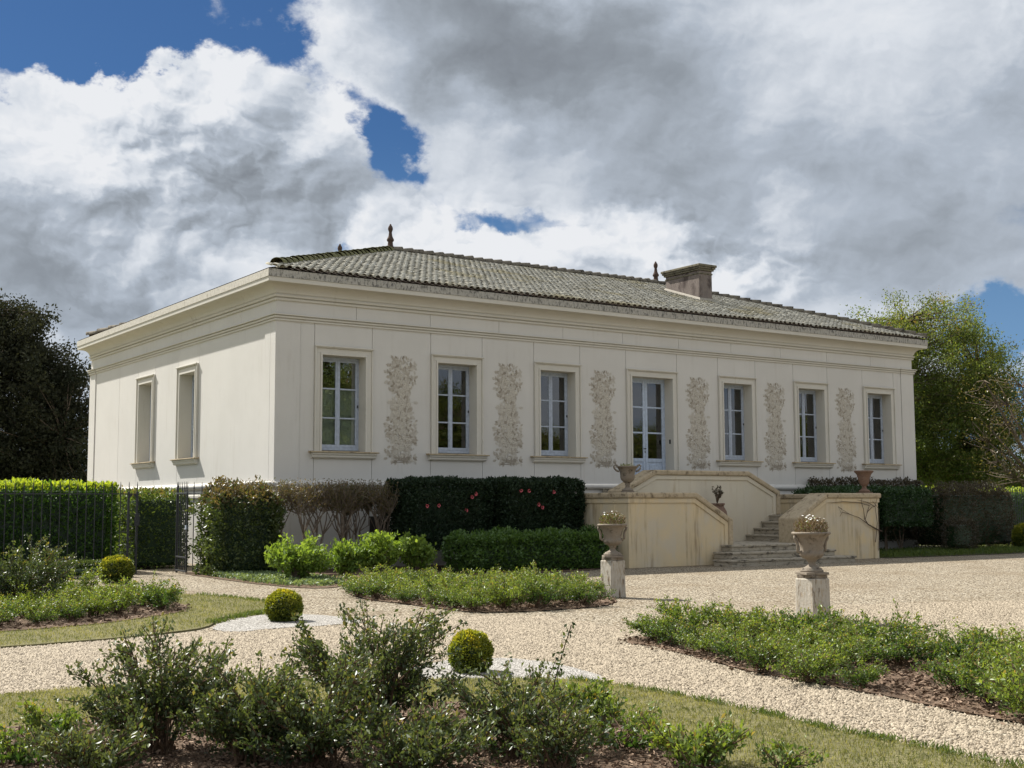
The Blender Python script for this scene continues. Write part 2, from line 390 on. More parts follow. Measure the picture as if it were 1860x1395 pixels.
def inpoly(P, poly):
    x, y = P[:, 0], P[:, 1]; r = np.zeros(len(P), bool); n = len(poly); j = n - 1
    for i in range(n):
        xi, yi = poly[i]; xj, yj = poly[j]
        c = ((yi > y) != (yj > y)) & (x < (xj - xi) * (y - yi) / (yj - yi + 1e-12) + xi); r ^= c; j = i
    return r
def scatter(poly, n, rng):
    poly = np.asarray(poly); lo, hi = poly.min(0), poly.max(0); out = np.zeros((0, 2))
    while len(out) < n:
        p = rng.uniform(lo, hi, (n * 2, 2)); out = np.concatenate([out, p[inpoly(p, poly)]])
    return out[:n]
def sheet(name, poly, z, mat, kind='structure', skirt=.0, label=None):
    bm = bmesh.new(); vs = [bm.verts.new((p[0], p[1], z)) for p in poly]; f = bm.faces.new(vs)
    if f.normal.z < 0: f.normal_flip()
    f.normal_update()
    if f.normal.z < 0: f.normal_flip()
    if skirt:
        r = bmesh.ops.extrude_face_region(bm, geom=[f]); top = [e for e in r['geom'] if isinstance(e, bmesh.types.BMVert)]
        for v in top: v.co.z -= 0
        for v in vs: v.co.z -= skirt
    bmesh.ops.triangulate(bm, faces=bm.faces[:]); bmesh.ops.recalc_face_normals(bm, faces=bm.faces[:])
    me = bpy.data.meshes.new(name); bm.to_mesh(me); bm.free()
    o = link(name, me, mat); o['kind'] = kind
    return o
def gp(*uv): return [tuple(G(u, v)[:2]) for u, v in uv]
def smooth_poly(p, it=2, jit=.018, seed=0):
    p = np.array(p); rng = np.random.default_rng(seed)
    for _ in range(it + 1):
        q = np.roll(p, -1, 0); p = np.stack([.75 * p + .25 * q, .25 * p + .75 * q], 1).reshape(-1, 2)
    if jit: p = p + rng.normal(0, jit, p.shape)
    return [tuple(a) for a in p]

# ------------------------------------------------------------------ the house
L, D = 22.74, 14.63
house = empty('house'); tag(house, 'cream single storey villa with hipped tile roof and painted flower columns', 'house')
def ring(prof, x0=0.0, x1=L, y0=0.0, y1=D, mb=None, mis=None):
    """a moulding of the given (projection, height) profile carried round the house with mitred corners"""
    mb = mb or MB(); vs = []; n = len(prof)
    for o, z in prof: vs += [(x0 - o, y0 - o, z), (x1 + o, y0 - o, z), (x1 + o, y1 + o, z), (x0 - o, y1 + o, z)]
    for i in range(n - 1):
        fs = [(i * 4 + k, i * 4 + (k + 1) % 4, (i + 1) * 4 + (k + 1) % 4, (i + 1) * 4 + k) for k in range(4)]
        mb.add(vs, [], 0) if i == 0 else None
        mb.f += fs; mb.mi += [mis[i] if mis else 0] * 4
    return mb
ZB, ZA, ST, FT, OT = 2.05, 5.762, 2.787, 5.227, 5.02     # base of wall, architrave, sill top, surround top, opening top
WIN = [11.37 + s for s in (-9.63, -6.457, -3.305, 3.305, 6.457, 9.63)]
DOOR = 11.37; DH = .94
LWIN = [5.66, 9.07]
gapw = .005
def wall_side(front):
    def panel(a, b, z0, z1, y0=0.0, y1=.40):
        m = MB()
        if front: m.box(a + gapw, b - gapw, y0, y1, z0, z1)
        else: m.box(y0, y1, a + gapw, b - gapw, z0, z1)
        m.build('wall_panel', 'stucco', house, bevel=.006, seg=1)
    cols = [(c - .765, c + .765, ST) for c in (WIN if front else LWIN)]
    if front: cols = sorted(cols + [(DOOR - DH, DOOR + DH, None)])
    end = L if front else D
    x = .60
    for a, b, s in cols:
        panel(x, a, ZB, ZA); x = b
        panel(a, b, FT, ZA)
        if s: panel(a, b, ZB, s - .20)
    if front: panel(x, end - .60, ZB, ZA)
    else: panel(x, 11.6, ZB, ZA); panel(11.6, end - .6, ZB, ZA)
    # corner pilasters stand a little proud
    for a, b in ((-.025, .60), (end - .60, end + .025)):
        m = MB()
        if front: m.box(a, b, -.025, .28, ZB, ZA + .01)
        else:
            if a < 0: a = .2805
            m.box(-.0251, .28, a, b, ZB, ZA + .01)
        m.build('corner_pilaster', 'stucco', house, bevel=.008, seg=1)
    # frieze blocks
    n = 11 if front else 7
    for k in range(n):
        a, b = end * k / n, end * (k + 1) / n
        m = MB()
        if front: m.box(a + .004, b - .004, .004, .30, 5.88, 6.26)
        else: m.box(.004, .30, max(a, .301) + .004, b - .004, 5.88, 6.26)
        m.build('frieze_block', 'stucco', house, bevel=.005, seg=1)
wall_side(True); wall_side(False)
MB().box(L - .3, L, .31, D, ZB, 6.26).build('wall_panel', 'stucco', house)
MB().box(.31, L - .31, D - .3, D - .001, ZB, 6.26).build('wall_panel', 'stucco', house)
MB().box(-.02, L + .02, -.02, D + .02, -.3, 1.87).build('plinth', 'stucco', house, bevel=.01)
m = MB(); m.box(.42, L - .32, .46, 3.2, 1.87, 1.9); m.box(.42, L - .32, 3.2, 3.3, 1.9, 6.2); m.box(.42, L - .32, .46, 3.2, 6.0, 6.1)
for x in (3.3, 6.5, 9.6, 13.1, 16.3, 19.4): m.box(x, x + .1, .46, 3.2, 1.9, 6.0)
m.build('interior_wall', 'interior', house)
torus = [(.0, 1.86)] + [(.02 + .075 * math.cos(t), 1.965 + .085 * math.sin(t)) for t in np.linspace(-1.5, 1.5, 9)] + [(.0, 2.06)]
ring(torus).build('base_moulding', 'stucco', house, smooth=True)
ring([(.021, 1.66), (.05, 1.665), (.065, 1.70), (.065, 1.75), (.05, 1.78), (.021, 1.785)]).build('plinth_moulding', 'trim', house)
ring([(-.01, 5.755), (.032, 5.758), (.034, 5.795), (.010, 5.799), (.010, 5.812), (.055, 5.818), (.062, 5.858), (.034, 5.862), (.034, 5.874), (.090, 5.880), (.090, 5.902), (-.01, 5.912)]).build('architrave_moulding', 'trim', house)
ARCH = [(-.01, 5.752), (.034, 5.755), (.036, 5.792), (.012, 5.796), (.012, 5.809), (.057, 5.815), (.064, 5.856), (.036, 5.860), (.036, 5.872), (.092, 5.878), (.092, 5.905), (-.01, 5.915)]
for x0_ in (-.025, L - .60):
    for y0_ in (-.025, D - .60): ring(ARCH, x0_, x0_ + .625, y0_, y0_ + .625).build('moulding_break', 'trim', house)
prof = [(-.01, 6.225), (.040, 6.230), (.050, 6.275), (.012, 6.280), (.012, 6.298), (.066, 6.305), (.080, 6.352), (.030, 6.358), (.030, 6.374)]
prof += [(.055 + .235 * (1 - math.cos(t)), 6.38 + .205 * math.sin(t)) for t in np.linspace(.1, math.pi / 2, 9)]
prof += [(.335, 6.59), (.362, 6.60), (.366, 6.70)]
ring(prof).build('cornice', 'trim', house)
FP = [(.30, 6.699), (.380, 6.703), (.376, 6.875), (.16, 6.892)]
m = MB(); mc = MB()
for (o0, z0_), (o1, z1_) in zip(FP[:-1], FP[1:]):
    m.add([(-o0, -o0, z0_), (L + o0, -o0, z0_), (L + o1, -o1, z1_), (-o1, -o1, z1_)], [(0, 1, 2, 3)]); m.add([(L + o0, -o0, z0_), (L + o0, D + o0, z0_), (L + o1, D + o1, z1_), (L + o1, -o1, z1_)], [(0, 1, 2, 3)])
    mc.add([(-o0, D + o0, z0_), (-o0, -o0, z0_), (-o1, -o1, z1_), (-o1, D + o1, z1_)], [(0, 1, 2, 3)])
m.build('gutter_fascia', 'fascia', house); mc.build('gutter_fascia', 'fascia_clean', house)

# windows: surround > sill, casements, panes
def window(front, c, blind=False, side_reveal='stucco'):
    loc = (c, 0, 0) if front else (0, c, 0); rot = None if front else (0, 0, -math.pi / 2)
    a, b, s0 = .765, .572, ST
    m = MB()
    for sg in (-1, 1):                       # jambs: stepped moulding and plain reveal
        m.box(sg * a, sg * (a - .035), -.062, .40, s0 - .19, FT)
        m.box(sg * (a - .0352), sg * (b + .05), -.028, .40, s0 - .19, OT + .05)
        m.box(sg * (b + .0498), sg * b, -.048, .40, s0 - .19, OT + .001)
    m.box(-a + .0351, a - .0351, -.0621, .40, FT - .045, FT - .0005); m.box(-a + .0352, a - .0352, -.028, .40, OT + .0502, FT - .0452)
    m.box(-b - .0496, b + .0496, -.048, .40, OT + .0012, OT + .05)
    m.box(-a - .02, a + .02, -.085, -.0625, FT - .022, FT + .012)
    w = m.build('window', 'trim', house, bevel=.006, seg=1, loc=loc, rot=rot)
    m = MB(); m.prism([(-.15, s0 - .045), (.38, s0 - .002), (.38, s0 - .075), (-.15, s0 - .075)], -.90, .90, 'x')
    m.build('sill', 'coping', w, bevel=.006)
    m = MB(); m.prism([(.02, s0 - .076), (-.118, s0 - .076), (-.118, s0 - .115), (-.09, s0 - .135), (-.085, s0 - .175), (-.055, s0 - .205), (.02, s0 - .205)], -.84, .84, 'x')
    m.build('sill_moulding', 'trim', w, bevel=.004)
    z0, z1 = s0 + .0, OT
    m = MB()
    m.box(-b, -b + .045, .315, .375, z0, z1); m.box(b - .045, b, .315, .375, z0, z1); m.box(-b + .045, b - .045, .315, .375, z1 - .06, z1); m.box(-b + .045, b - .045, .30, .375, z0, z0 + .07)
    m.build('window_frame', 'sash_paint', w, bevel=.004, seg=1)
    zz0, zz1 = z0 + .072, z1 - .062; h = (zz1 - zz0)
    for sg in (-1, 1):
        xo, xi = sg * (b - .047), sg * .002
        m = MB(); m.box(xo, xo - sg * .05, .305, .35, zz0, zz1); m.box(xi, xi + sg * .058, .305, .35, zz0, zz1)
        rails = [zz0, zz0 + h / 3, zz0 + 2 * h / 3, zz1]
        hs = [.065, .036, .036, .055]
        for i, z in enumerate(rails):
            lo = z if i == 0 else z - hs[i] if i == 3 else z - hs[i] / 2
            m.box(xo - sg * .0501, xi + sg * .0581, .307, .348, lo, lo + hs[i])
        if sg > 0: m.box(-.022, .03, .296, .3049, zz0, zz1)
        cs = m.build('casement', 'sash_paint', w, bevel=.004, seg=1)
        for i in range(3):
            MB().box(xo - sg * .045, xi + sg * .053, .326, .330, rails[i] + .01, rails[i + 1] - .01).build('pane', 'pane_glass', w)
    MB().box(b - .055, b - .03, .285, .3045, ST + 1.04, ST + 1.10).build('hinge_bolt', 'black_metal', w)
    if blind: MB().box(-.53, .53, .40, .405, s0 + .07, s0 + .075 + 2 * h / 3).build('roller_blind', 'blind_cloth', w)
    else: MB().box(.10 if front else .2, .58, .52, .55, s0 - .1, OT + .1).build('curtain', 'interior', w)
    return w
for i, c in enumerate(WIN): window(True, c, i == 0)
for c in LWIN: window(False, c)

def door():
    a, b, zt, z0 = DH, .745, 5.03, 1.93
    m = MB()
    for sg in (-1, 1):
        m.box(sg * a, sg * (a - .035), -.062, .40, z0, FT); m.box(sg * (a - .0352), sg * (b + .06), -.028, .40, z0, zt + .05); m.box(sg * (b + .0598), sg * b, -.048, .40, z0, zt + .001)
    m.box(-a + .0351, a - .0351, -.0621, .40, FT - .045, FT - .0005); m.box(-a + .0352, a - .0352, -.028, .40, zt + .0502, FT - .0452); m.box(-b - .0596, b + .0596, -.048, .40, zt + .0012, zt + .05)
    m.box(-a - .02, a + .02, -.085, -.0625, FT - .022, FT + .012)
    d = m.build('door', 'trim', house, bevel=.006, seg=1, loc=(DOOR, 0, 0)); d['label'] = 'pale blue glazed double door under a moulded surround'
    m = MB(); m.box(-b, -b + .05, .315, .38, z0, zt); m.box(b - .05, b, .315, .38, z0, zt); m.box(-b + .05, b - .05, .315, .38, zt - .07, zt); m.build('door_frame', 'door_paint', d, bevel=.004, seg=1)
    for sg in (-1, 1):
        xo, xi = sg * (b - .052), sg * .003
        m = MB(); m.box(xo, xo - sg * .075, .305, .35, z0 + .01, zt - .072); m.box(xi, xi + sg * .085, .305, .35, z0 + .01, zt - .072)
        zs = [2.77, 3.49, 4.21, 4.90]
        for i, z in enumerate(zs):
            hh = .10 if i in (0, 3) else .045
            lo = z - hh if i == 0 else z - hh / 2 if i < 3 else z
            m.box(xo - sg * .0751, xi + sg * .0851, .307, .348, lo, lo + hh if i < 3 else zt - .073)
        m.box(xo - sg * .0751, xi + sg * .0851, .3071, .348, z0 + .012, z0 + .15); m.box(xo - sg * .0752, xi + sg * .0852, .328, .34, z0 + .1, 2.70)
        m.box(xo - sg * .13, xi + sg * .14, .314, .3279, z0 + .21, 2.60)
        m.build('door_leaf', 'door_paint', d, bevel=.005, seg=1)
        for i in range(3): MB().box(xo - sg * .07, xi + sg * .08, .326, .330, zs[i] + .002, zs[i + 1] - .002).build('pane', 'pane_glass', d)
    m = MB(); m.box(-.03, -.005, .265, .305, 3.03, 3.06); m.box(-.10, -.02, .260, .278, 3.035, 3.055); m.box(-.035, -.0, .295, .3045, 2.93, 2.97); m.build('door_handle', 'black_metal', d, bevel=.003)
    MB().box(b - .012, b - .0005, .08, .14, 3.19, 3.31).build('doorbell', 'black_metal', d, bevel=.003)
    MB().box(.25, .62, .52, .56, 1.93, 5.1).build('curtain', 'interior', d)
door()
# painted flower columns between the openings
def mural_mesh():
    rng = random.Random(4); m = MB(); z0, z1 = 0.0, 2.55
    def half(z): t = z / z1; return (.37 + .07 * math.sin(9 * t) + .05 * math.sin(23 * t + 1)) * (1.0 if t < .8 else 1.0 - (t - .8) * 1.6) + (.05 if t < .08 else 0)
    def leaf(x, z, a, s, y, mi):
        pts = [(0, 0), (.26, -.26), (.40, -.17), (.62, -.29), (.72, -.15), (1, 0), (.72, .15), (.62, .29), (.40, .17), (.26, .26)]
        c, si = math.cos(a), math.sin(a)
        P = [(x + s * (px * c - pz * si), y, z + s * (px * si + pz * c)) for px, pz in pts]
        m.add(P, [tuple(range(10))], mi)
    def stroke(x0, z0_, x1, z1_, w, y, mi):
        dx, dz = x1 - x0, z1_ - z0_; l = math.hypot(dx, dz) + 1e-6; nx, nz = -dz / l * w, dx / l * w
        m.add([(x0 + nx, y, z0_ + nz), (x0 - nx, y, z0_ - nz), (x1 - nx * .5, y, z1_ - nz * .5), (x1 + nx * .5, y, z1_ + nz * .5)], [(0, 1, 2, 3)], mi)
    def disc(x, z, r, y, mi, k=9):
        m.add([(x + r * math.cos(6.283 * i / k), y, z + r * math.sin(6.283 * i / k)) for i in range(k)], [tuple(range(k))], mi)
    y = -.002
    def ny():
        nonlocal y; y -= .0000035; return y
    x = 0; z = 0
    while z < z1 - .1:
        nx_ = .05 * math.sin(z * 5) + rng.uniform(-.03, .03); stroke(x, z, nx_, z + .16, .012, ny(), 3); x = nx_; z += .16
    for i in range(110):
        z = rng.uniform(0, z1 * .98); sg = rng.choice((-1, 1)); r = half(z) * rng.uniform(.35, 1.1)
        a = rng.uniform(-.5, .9); x1_, zz = sg * r, z + math.sin(a) * r * .5
        stroke(.03 * sg, z, x1_, zz, .0055, ny(), rng.choice((1, 3)))
        for k in range(rng.randint(4, 7)):
            t = rng.uniform(.25, 1.08); aa = (a * .6 if sg > 0 else math.pi - a * .6) + rng.uniform(-1.2, 1.2)
            leaf(x1_ * t, z + (zz - z) * t, aa, rng.uniform(.09, .17), ny(), rng.choice((0, 0, 0, 1, 1, 3)))
    for i in range(270):
        z = rng.uniform(.0, z1 * .98); leaf(rng.gauss(0, .16) * min(1, half(z) / .3), z, rng.uniform(0, 6.28), rng.uniform(.08, .14), ny(), rng.choice((0, 0, 1, 1, 1, 3, 2)))
    for i in range(110):
        z = rng.betavariate(1.6, 2.2) * z1 * .92; x = rng.gauss(0, .12); r = rng.uniform(.022, .042)
        disc(x, z, r * 1.35, ny(), 1); disc(x, z, r * 1.1, ny(), 2); disc(x, z, r * .38, ny(), 3, 6)
    for i in range(26): a = rng.uniform(-.3, .35); stroke(rng.uniform(-.3, .0), rng.uniform(-.05, .1), rng.uniform(.0, .34), rng.uniform(-.05, .12), .004, ny(), 3)
    return m.mesh('mural', ['mural_a', 'mural_b', 'mural_c', 'mural_d'])
mm = mural_mesh()
edges = [WIN[0] + .75+0, WIN[1] - .75+0, WIN[1] + .75+0, WIN[2] - .75+0, WIN[2] + .75+0, DOOR - DH, DOOR + DH, WIN[3] - .75+0, WIN[3] + .75+0, WIN[4] - .75+0, WIN[4] + .75+0, WIN[5] - .75+0]
for k in range(6):
    o = link('mural', mm, None, house, ((edges[2 * k] + edges[2 * k + 1]) / 2 - .02, -.001, 2.56 + .0)); o.scale = (.90, 1, 1); o['label'] = 'painted column of roses and leaves in brown on cream'
MB().box(2.45, 2.82, -.06, -.018, .62, 1.22).build('cellar_vent', 'interior_dark', house)

# roof
Q, ZE, ZR, OE = 6.68, 6.905, 9.22, .35
XR, YB = 17.4, 10.1
k1 = (ZR - ZE) / (Q + OE)
A = [(-OE, -OE, ZE), (L + OE, -OE, ZE), (L + OE, D + OE, ZE), (-OE, D + OE, ZE)]
B = [(Q, Q, ZR), (XR, Q, ZR), (XR, YB, ZR), (Q, YB, ZR)]
m = MB(); m.add(A + B, [(0, 1, 5, 4), (1, 2, 6, 5), (2, 3, 7, 6), (3, 0, 4, 7), (4, 5, 6, 7), (3, 2, 1, 0)])
m.build('roof', 'roof_under', house); roof = [o for o in COL.objects if o.name == 'roof'][0]
def tile_geo(rlo, rup, ln, seg=6, lift=.022, zf_=.80):
    vs = []
    for r, y, dz in ((rlo, -.04, lift), (rup, ln, .0)):
        for k in range(seg + 1):
            t = math.pi * k / seg; vs.append((r * math.cos(t), y, dz + r * zf_ * math.sin(t)))
    fs = [(k, k + 1, seg + 2 + k, seg + 1 + k) for k in range(seg)]
    b = len(vs)                                                 # the thickness seen at the lower lip
    for k in range(seg + 1):
        t = math.pi * k / seg; vs.append(((rlo - .016) * math.cos(t), -.04, lift + (rlo - .016) * zf_ * math.sin(t)))
    fs += [(k, b + k, b + k + 1, k + 1) for k in range(seg)]
    return np.array(vs), fs
TV, TF = tile_geo(.080, .066, .40)
tile_me = bpy.data.meshes.new('tile'); tile_me.from_pydata(TV.tolist(), [], TF); tile_me.materials.append(MATS['roof_tile']); tile_me.polygons.foreach_set('use_smooth', [True] * len(TF))
def slope_tiles(face, rng):
    """positions and frames of the cover tiles on one slope"""
    out = []; ex = .335
    if face == 'front': lo, hi = -OE, L + OE
    else: lo, hi = -OE, D + OE
    n = int((hi - lo) / .19); run = Q + OE; sl = math.hypot(run, ZR - ZE); kk = (ZR - ZE) / run
    for i in range(n):
        t = lo + .10 + i * (hi - lo - .2) / (n - 1)
        for r in range(int(sl / ex) + 1):
            s = r * ex; d = s / sl * run                          # plan distance from the eave
            if face == 'front':
                if t + OE < d + .02 or (L + OE - t) < (d + .02) * (L + OE - XR) / run: continue
                sj = rng.gauss(0, .012) - (.06 if rng.random() < .012 and d > .4 else 0); p = (t + rng.gauss(0, .005), -OE + d - .03 + sj, ZE + (d + sj) * kk + .012)
            else:
                if t + OE < d + .02 or (D + OE - t) < (d + .02) * (D + OE - YB) / run: continue
                p = (-OE + d + .10, t, ZE + (d + .05) * kk - .075)
            out.append((p, rng.gauss(0, .022), rng.gauss(0, .012)))
    return out, math.atan(kk)
rr = random.Random(3)
ft, ang = slope_tiles('front', rr); ft.sort(key=lambda q: (q[0][0] - CAM[0]) ** 2 + (q[0][1] - CAM[1]) ** 2)
for p, a, b in ft[:300]: link('tile', tile_me, None, roof, p, (ang + b, rr.gauss(0, .02), a))
def join_tiles(items, ang, yaw, name):
    V = []; F = []
    for p, a, b in items:
        Mx = Matrix.Rotation(yaw + a, 3, 'Z') @ Matrix.Rotation(ang + b, 3, 'X'); w = TV @ np.array(Mx).T + np.array(p)
        base = len(V); V += w.tolist(); F += [tuple(base + i for i in f) for f in TF]
    me = bpy.data.meshes.new(name); me.from_pydata(V, [], F); me.materials.append(MATS['roof_tile']); me.polygons.foreach_set('use_smooth', [True] * len(F))
    o = link(name, me, None, roof); o['kind'] = 'stuff'
join_tiles(ft[300:], ang, 0, 'tiles')
lt, ang2 = slope_tiles('left', rr); join_tiles(lt, ang2, -math.pi / 2, 'tiles')
def ridge_run(a, b, mat, step=.36):
    a, b = np.array(a), np.array(b); d = b - a; ln = np.linalg.norm(d); n = int(ln / step)
    V, F = tile_geo(.170, .135, .42, 8, .035, .82)
    me = bpy.data.meshes.new('ridge_tile'); me.from_pydata(V.tolist(), [], F); me.materials.append(MATS[mat]); me.polygons.foreach_set('use_smooth', [True] * len(F))
    yaw = math.atan2(-d[0], d[1]); pit = math.asin(d[2] / ln)
    for i in range(n):
        p = a + d * (i + .1) / n
        link('ridge_tile', me, None, roof, (p[0], p[1], p[2] + .045 + rr.gauss(0, .006)), (pit + rr.gauss(0, .02), rr.gauss(0, .03), yaw + rr.gauss(0, .03)))
ridge_run((-OE + .34, -OE + .34, ZE + .09), B[0], 'moss_clay'); ridge_run(B[1], B[0], 'ridge_clay'); ridge_run((L + OE, -OE, ZE), B[1], 'ridge_clay'); ridge_run(B[0], B[3], 'ridge_clay'); ridge_run((-OE + .25, D + OE - .25, ZE + .08), B[3], 'ridge_clay')
def finial(p):
    pr = [(.13, -.1), (.13, .06), (.10, .10), (.085, .14), (.075, .24), (.105, .27), (.115, .31), (.09, .36), (.062, .42), (.045, .55), (.06, .58), (.078, .64), (.07, .70), (.035, .76), (.02, .80)]
    MB().lathe(pr, 16).build('finial', 'finial_clay', roof, smooth=True, loc=p)
finial((Q, Q, ZR + .08)); finial((XR, Q, ZR + .06)); finial((Q, YB, ZR + .06))
def chimney():
    x0, x1, y0, y1 = 15.93, 16.48, 2.86, 4.50
    c = MB().box(x0, x1, y0, y1, 7.9, 9.02).build('chimney', 'chimney_render', roof, bevel=.02)
    m = MB()
    for e, a, b in ((.02, 8.90, 8.95), (.05, 9.021, 9.08), (.09, 9.081, 9.14), (.12, 9.141, 9.22)): m.box(x0 - e, x1 + e, y0 - e, y1 + e, a, b)
    m.build('chimney_cap', 'chimney_cap', roof, bevel=.015)
    m = MB(); zf = lambda y: ZE + (y + OE) * k1 + .09
    m.add([(x0 - .05, y0 - .06, zf(y0 - .06)), (x1 + .05, y0 - .06, zf(y0 - .06)), (x1 + .05, y1 + .06, zf(y1 + .06)), (x0 - .05, y1 + .06, zf(y1 + .06)),
           (x0 - .01, y0 - .01, zf(y0) + .07), (x1 + .01, y0 - .01, zf(y0) + .07), (x1 + .01, y1 + .01, zf(y1) + .07), (x0 - .01, y1 + .01, zf(y1) + .07)], [(0, 1, 5, 4), (1, 2, 6, 5), (2, 3, 7, 6), (3, 0, 4, 7)])
    m.build('flashing', 'lead', roof)
chimney()

# ------------------------------------------------------------------ the entrance staircase
XC = 11.40
stair = empty('entrance_staircase', (0, 0, 0)); tag(stair, 'weathered double flight stone staircase with sloping parapets below the door', 'staircase')
def parapet(name, path, y0, y1, mat, base=None):
    """wall under a top line (x, z); coping and a raised band follow the line"""
    pts = [(path[0][0], 0.0)] + path + [(path[-1][0], 0.0)] if base is None else [(path[0][0], base)] + path + [(path[-1][0], base)]
    w = MB().prism(pts, y0, y1).build(name, mat, stair, bevel=.008, seg=1)
    P0 = [np.array(p, float) for p in path]
    def strip(o0, o1, ya, yb, nm, mt, bev, ext):
        up = []; dn = []; P = [p.copy() for p in P0]
        for a_, b_ in ((0, 1), (-1, -2)):
            if abs(P[a_][1] - P[b_][1]) < .01: P[a_][0] += ext * (1 if P[a_][0] > P[b_][0] else -1)
        for i, p in enumerate(P):
            ds = [];
            if i > 0: ds.append(unit(P[i] - P[i - 1]))
            if i < len(P) - 1: ds.append(unit(P[i + 1] - P[i]))
            ns = [np.array((-d[1], d[0])) for d in ds]; n = sum(ns); n = n / np.linalg.norm(n); n = n / max(.5, n @ ns[0])
            up.append(tuple(p + n * o1)); dn.append(tuple(p + n * o0))
        return MB().prism(up + dn[::-1], ya, yb).build(nm, mt, w, bevel=bev)
    strip(.0005, .135, y0 - .075, y1 + .06, 'coping', 'coping', .035, .07)
    strip(-.115, -.0005, y0 - .03, y1 + .015, 'coping_band', mat, .012, .03)
    return w
FY = -4.15
zc, zl = 1.62, 1.03
for sg in (-1, 1):
    path = [(XC + sg * 4.38, zc), (XC + sg * 2.32, zc), (XC + sg * 1.24, zl), (XC + sg * 1.24, .30)]
    if sg > 0: path = path[::-1]
    parapet('lower_parapet', path, FY, FY + .50, 'stair_render')
    x0, x1 = sorted((XC + sg * 4.38, XC + sg * 3.9))
    w = MB().box(x0, x1, FY + .5005, -.03, 0, zc).build('side_parapet', 'stair_render', stair, bevel=.008, seg=1)
    MB().box(x0 - .07, x1 + .06, FY + .5625, -.1, zc + .0005, zc + .135).build('coping', 'coping', w, bevel=.035)
    MB().box(x0 - .03, x1 + .015, FY + .5165, -.1, zc - .115, zc - .0005).build('coping_band', 'stair_render', w, bevel=.012)
UY = -1.95
up_path = [(XC - 2.74, 1.18), (XC - 2.74, 1.745), (XC - 1.66, 2.235), (XC + 1.66, 2.235), (XC + 2.74, 1.745), (XC + 2.74, 1.18)]
parapet('upper_parapet', up_path, UY, UY + .40, 'stair_white', base=0.0)
def step(x0, x1, y0, y1, z0, z1, ov=(.03, .03, .03), nm='step'):
    """block with a projecting tread slab; ov = overhang left, right, front"""
    m = MB(); m.box(x0, x1, y0, y1, z0, z1 - .0505); m.box(x0 - ov[0], x1 + ov[1], y0 - ov[2], y1, z1 - .05, z1)
    return m.build(nm, 'step_stone', stair, bevel=.010)
for i, (hw, y) in enumerate(((2.15, -5.22), (1.80, -4.86), (1.45, -4.50))):
    z = .16 * (i + 1); n = 3; w = 2 * hw / n
    m = MB()
    for k in range(n):                                          # each step is laid from three long stones
        a, b = XC - hw + k * w, XC - hw + (k + 1) * w
        ee = 1.235 if y + .40 > -4.15 else 9
        step(a + (.003 if k else 0), b - (.003 if k < n - 1 else 0), y, min(-4.155, y + .62), z - .16 if i else -.1, z, (.03 if k == 0 else -.0, .03 if k == n - 1 else -.0, .03), 'step')
for k in range(3): step(XC - 1.23 + k * .82 + .002, XC - 1.23 + (k + 1) * .82 - .002, -4.154, UY - .002, .0, .48, (0, 0, 0), 'landing_slab')
for sg in (-1, 1):
    xs = [1.58, 1.88, 2.18, 2.48]; zs = [.655, .83, 1.005, 1.18]
    a, b = sorted((XC + sg * 1.231, XC + sg * 1.58)); step(a, b, FY + .52, UY - .002, 0, .48, (0, 0, 0), 'landing_slab')
    for k in range(4):
        a, b = (XC + sg * xs[k], XC + sg * (xs[k + 1] if k < 3 else 3.89))
        if a > b: a, b = b, a
        step(a, b, FY + .52, UY - .002, 0, zs[k], ((.03, 0, 0) if sg > 0 else (0, .03, 0)), 'step')
    xs2 = [2.74, 2.46, 2.19, 1.92, 1.66]; zs2 = [1.365, 1.55, 1.735, 1.92]
    a, b = sorted((XC + sg * 2.741, XC + sg * 3.89)); step(a, b, UY + .001, -.10, 0, 1.179, (0, 0, 0), 'landing_slab')
    for k in range(4):
        a, b = sorted((XC + sg * xs2[k], XC + sg * (xs2[k + 1] + .0))); step(a, b, UY + .405, -.10, 0, zs2[k], (0, 0, 0), 'step')
step(XC - 1.659, XC + 1.659, UY + .405, -.10, 0, 1.925, (0, 0, 0), 'landing_slab')

# ------------------------------------------------------------------ ground
R0 = 2500
sheet('ground', [(-R0, -R0), (R0, -R0), (R0, R0), (-R0, R0)], -.05, 'field')
sheet('gravel_courtyard', [(-60, -70), (90, -70), (90, -1.0), (26, -1.0), (26, 14), (23, 20), (-9, 20), (-60, 9)], 0.0, 'gravel')
bed_house = smooth_poly(gp((352, 1046), (480, 1064), (590, 1071), (640, 1062), (800, 1046), (1085, 1038)) + [(6.95, -3.2), (6.95, -.05), (-.05, -.05), (-.05, .8), (-1.9, .8)], 1)
sheet('planting_bed', bed_house, .012, 'mulch')
lawn_front = smooth_poly(gp((-300, 1282), (0, 1268), (160, 1252), (400, 1246), (640, 1240), (800, 1238), (960, 1236), (1090, 1242), (1220, 1266), (1360, 1296), (1500, 1330), (1640, 1355), (1880, 1410)) + gp((2300, 1640), (900, 1950), (-900, 1700)), 1)
sheet('front_lawn', lawn_front, .022, 'turf', skirt=.03)
bed_front = smooth_poly(gp((-260, 1350), (60, 1325), (330, 1300), (700, 1282), (960, 1286), (1080, 1310), (1240, 1360), (1330, 1420)) + gp((1300, 1600), (-700, 1560)), 2)
sheet('front_bed', bed_front, .030, 'mulch')
lawn_left = smooth_poly(gp((-400, 1215), (0, 1178), (180, 1165), (330, 1150), (392, 1138), (385, 1128), (440, 1119), (492, 1112), (505, 1098), (470, 1093), (380, 1085), (300, 1079), (200, 1072), (0, 1062), (-300, 1060)), 1)
sheet('left_lawn', lawn_left, .022, 'turf', skirt=.03)
bed_left = smooth_poly(gp((-350, 1170), (0, 1152), (180, 1138), (290, 1122), (345, 1112), (330, 1098), (200, 1085), (0, 1080), (-300, 1085)), 2)
sheet('left_bed', bed_left, .030, 'mulch')
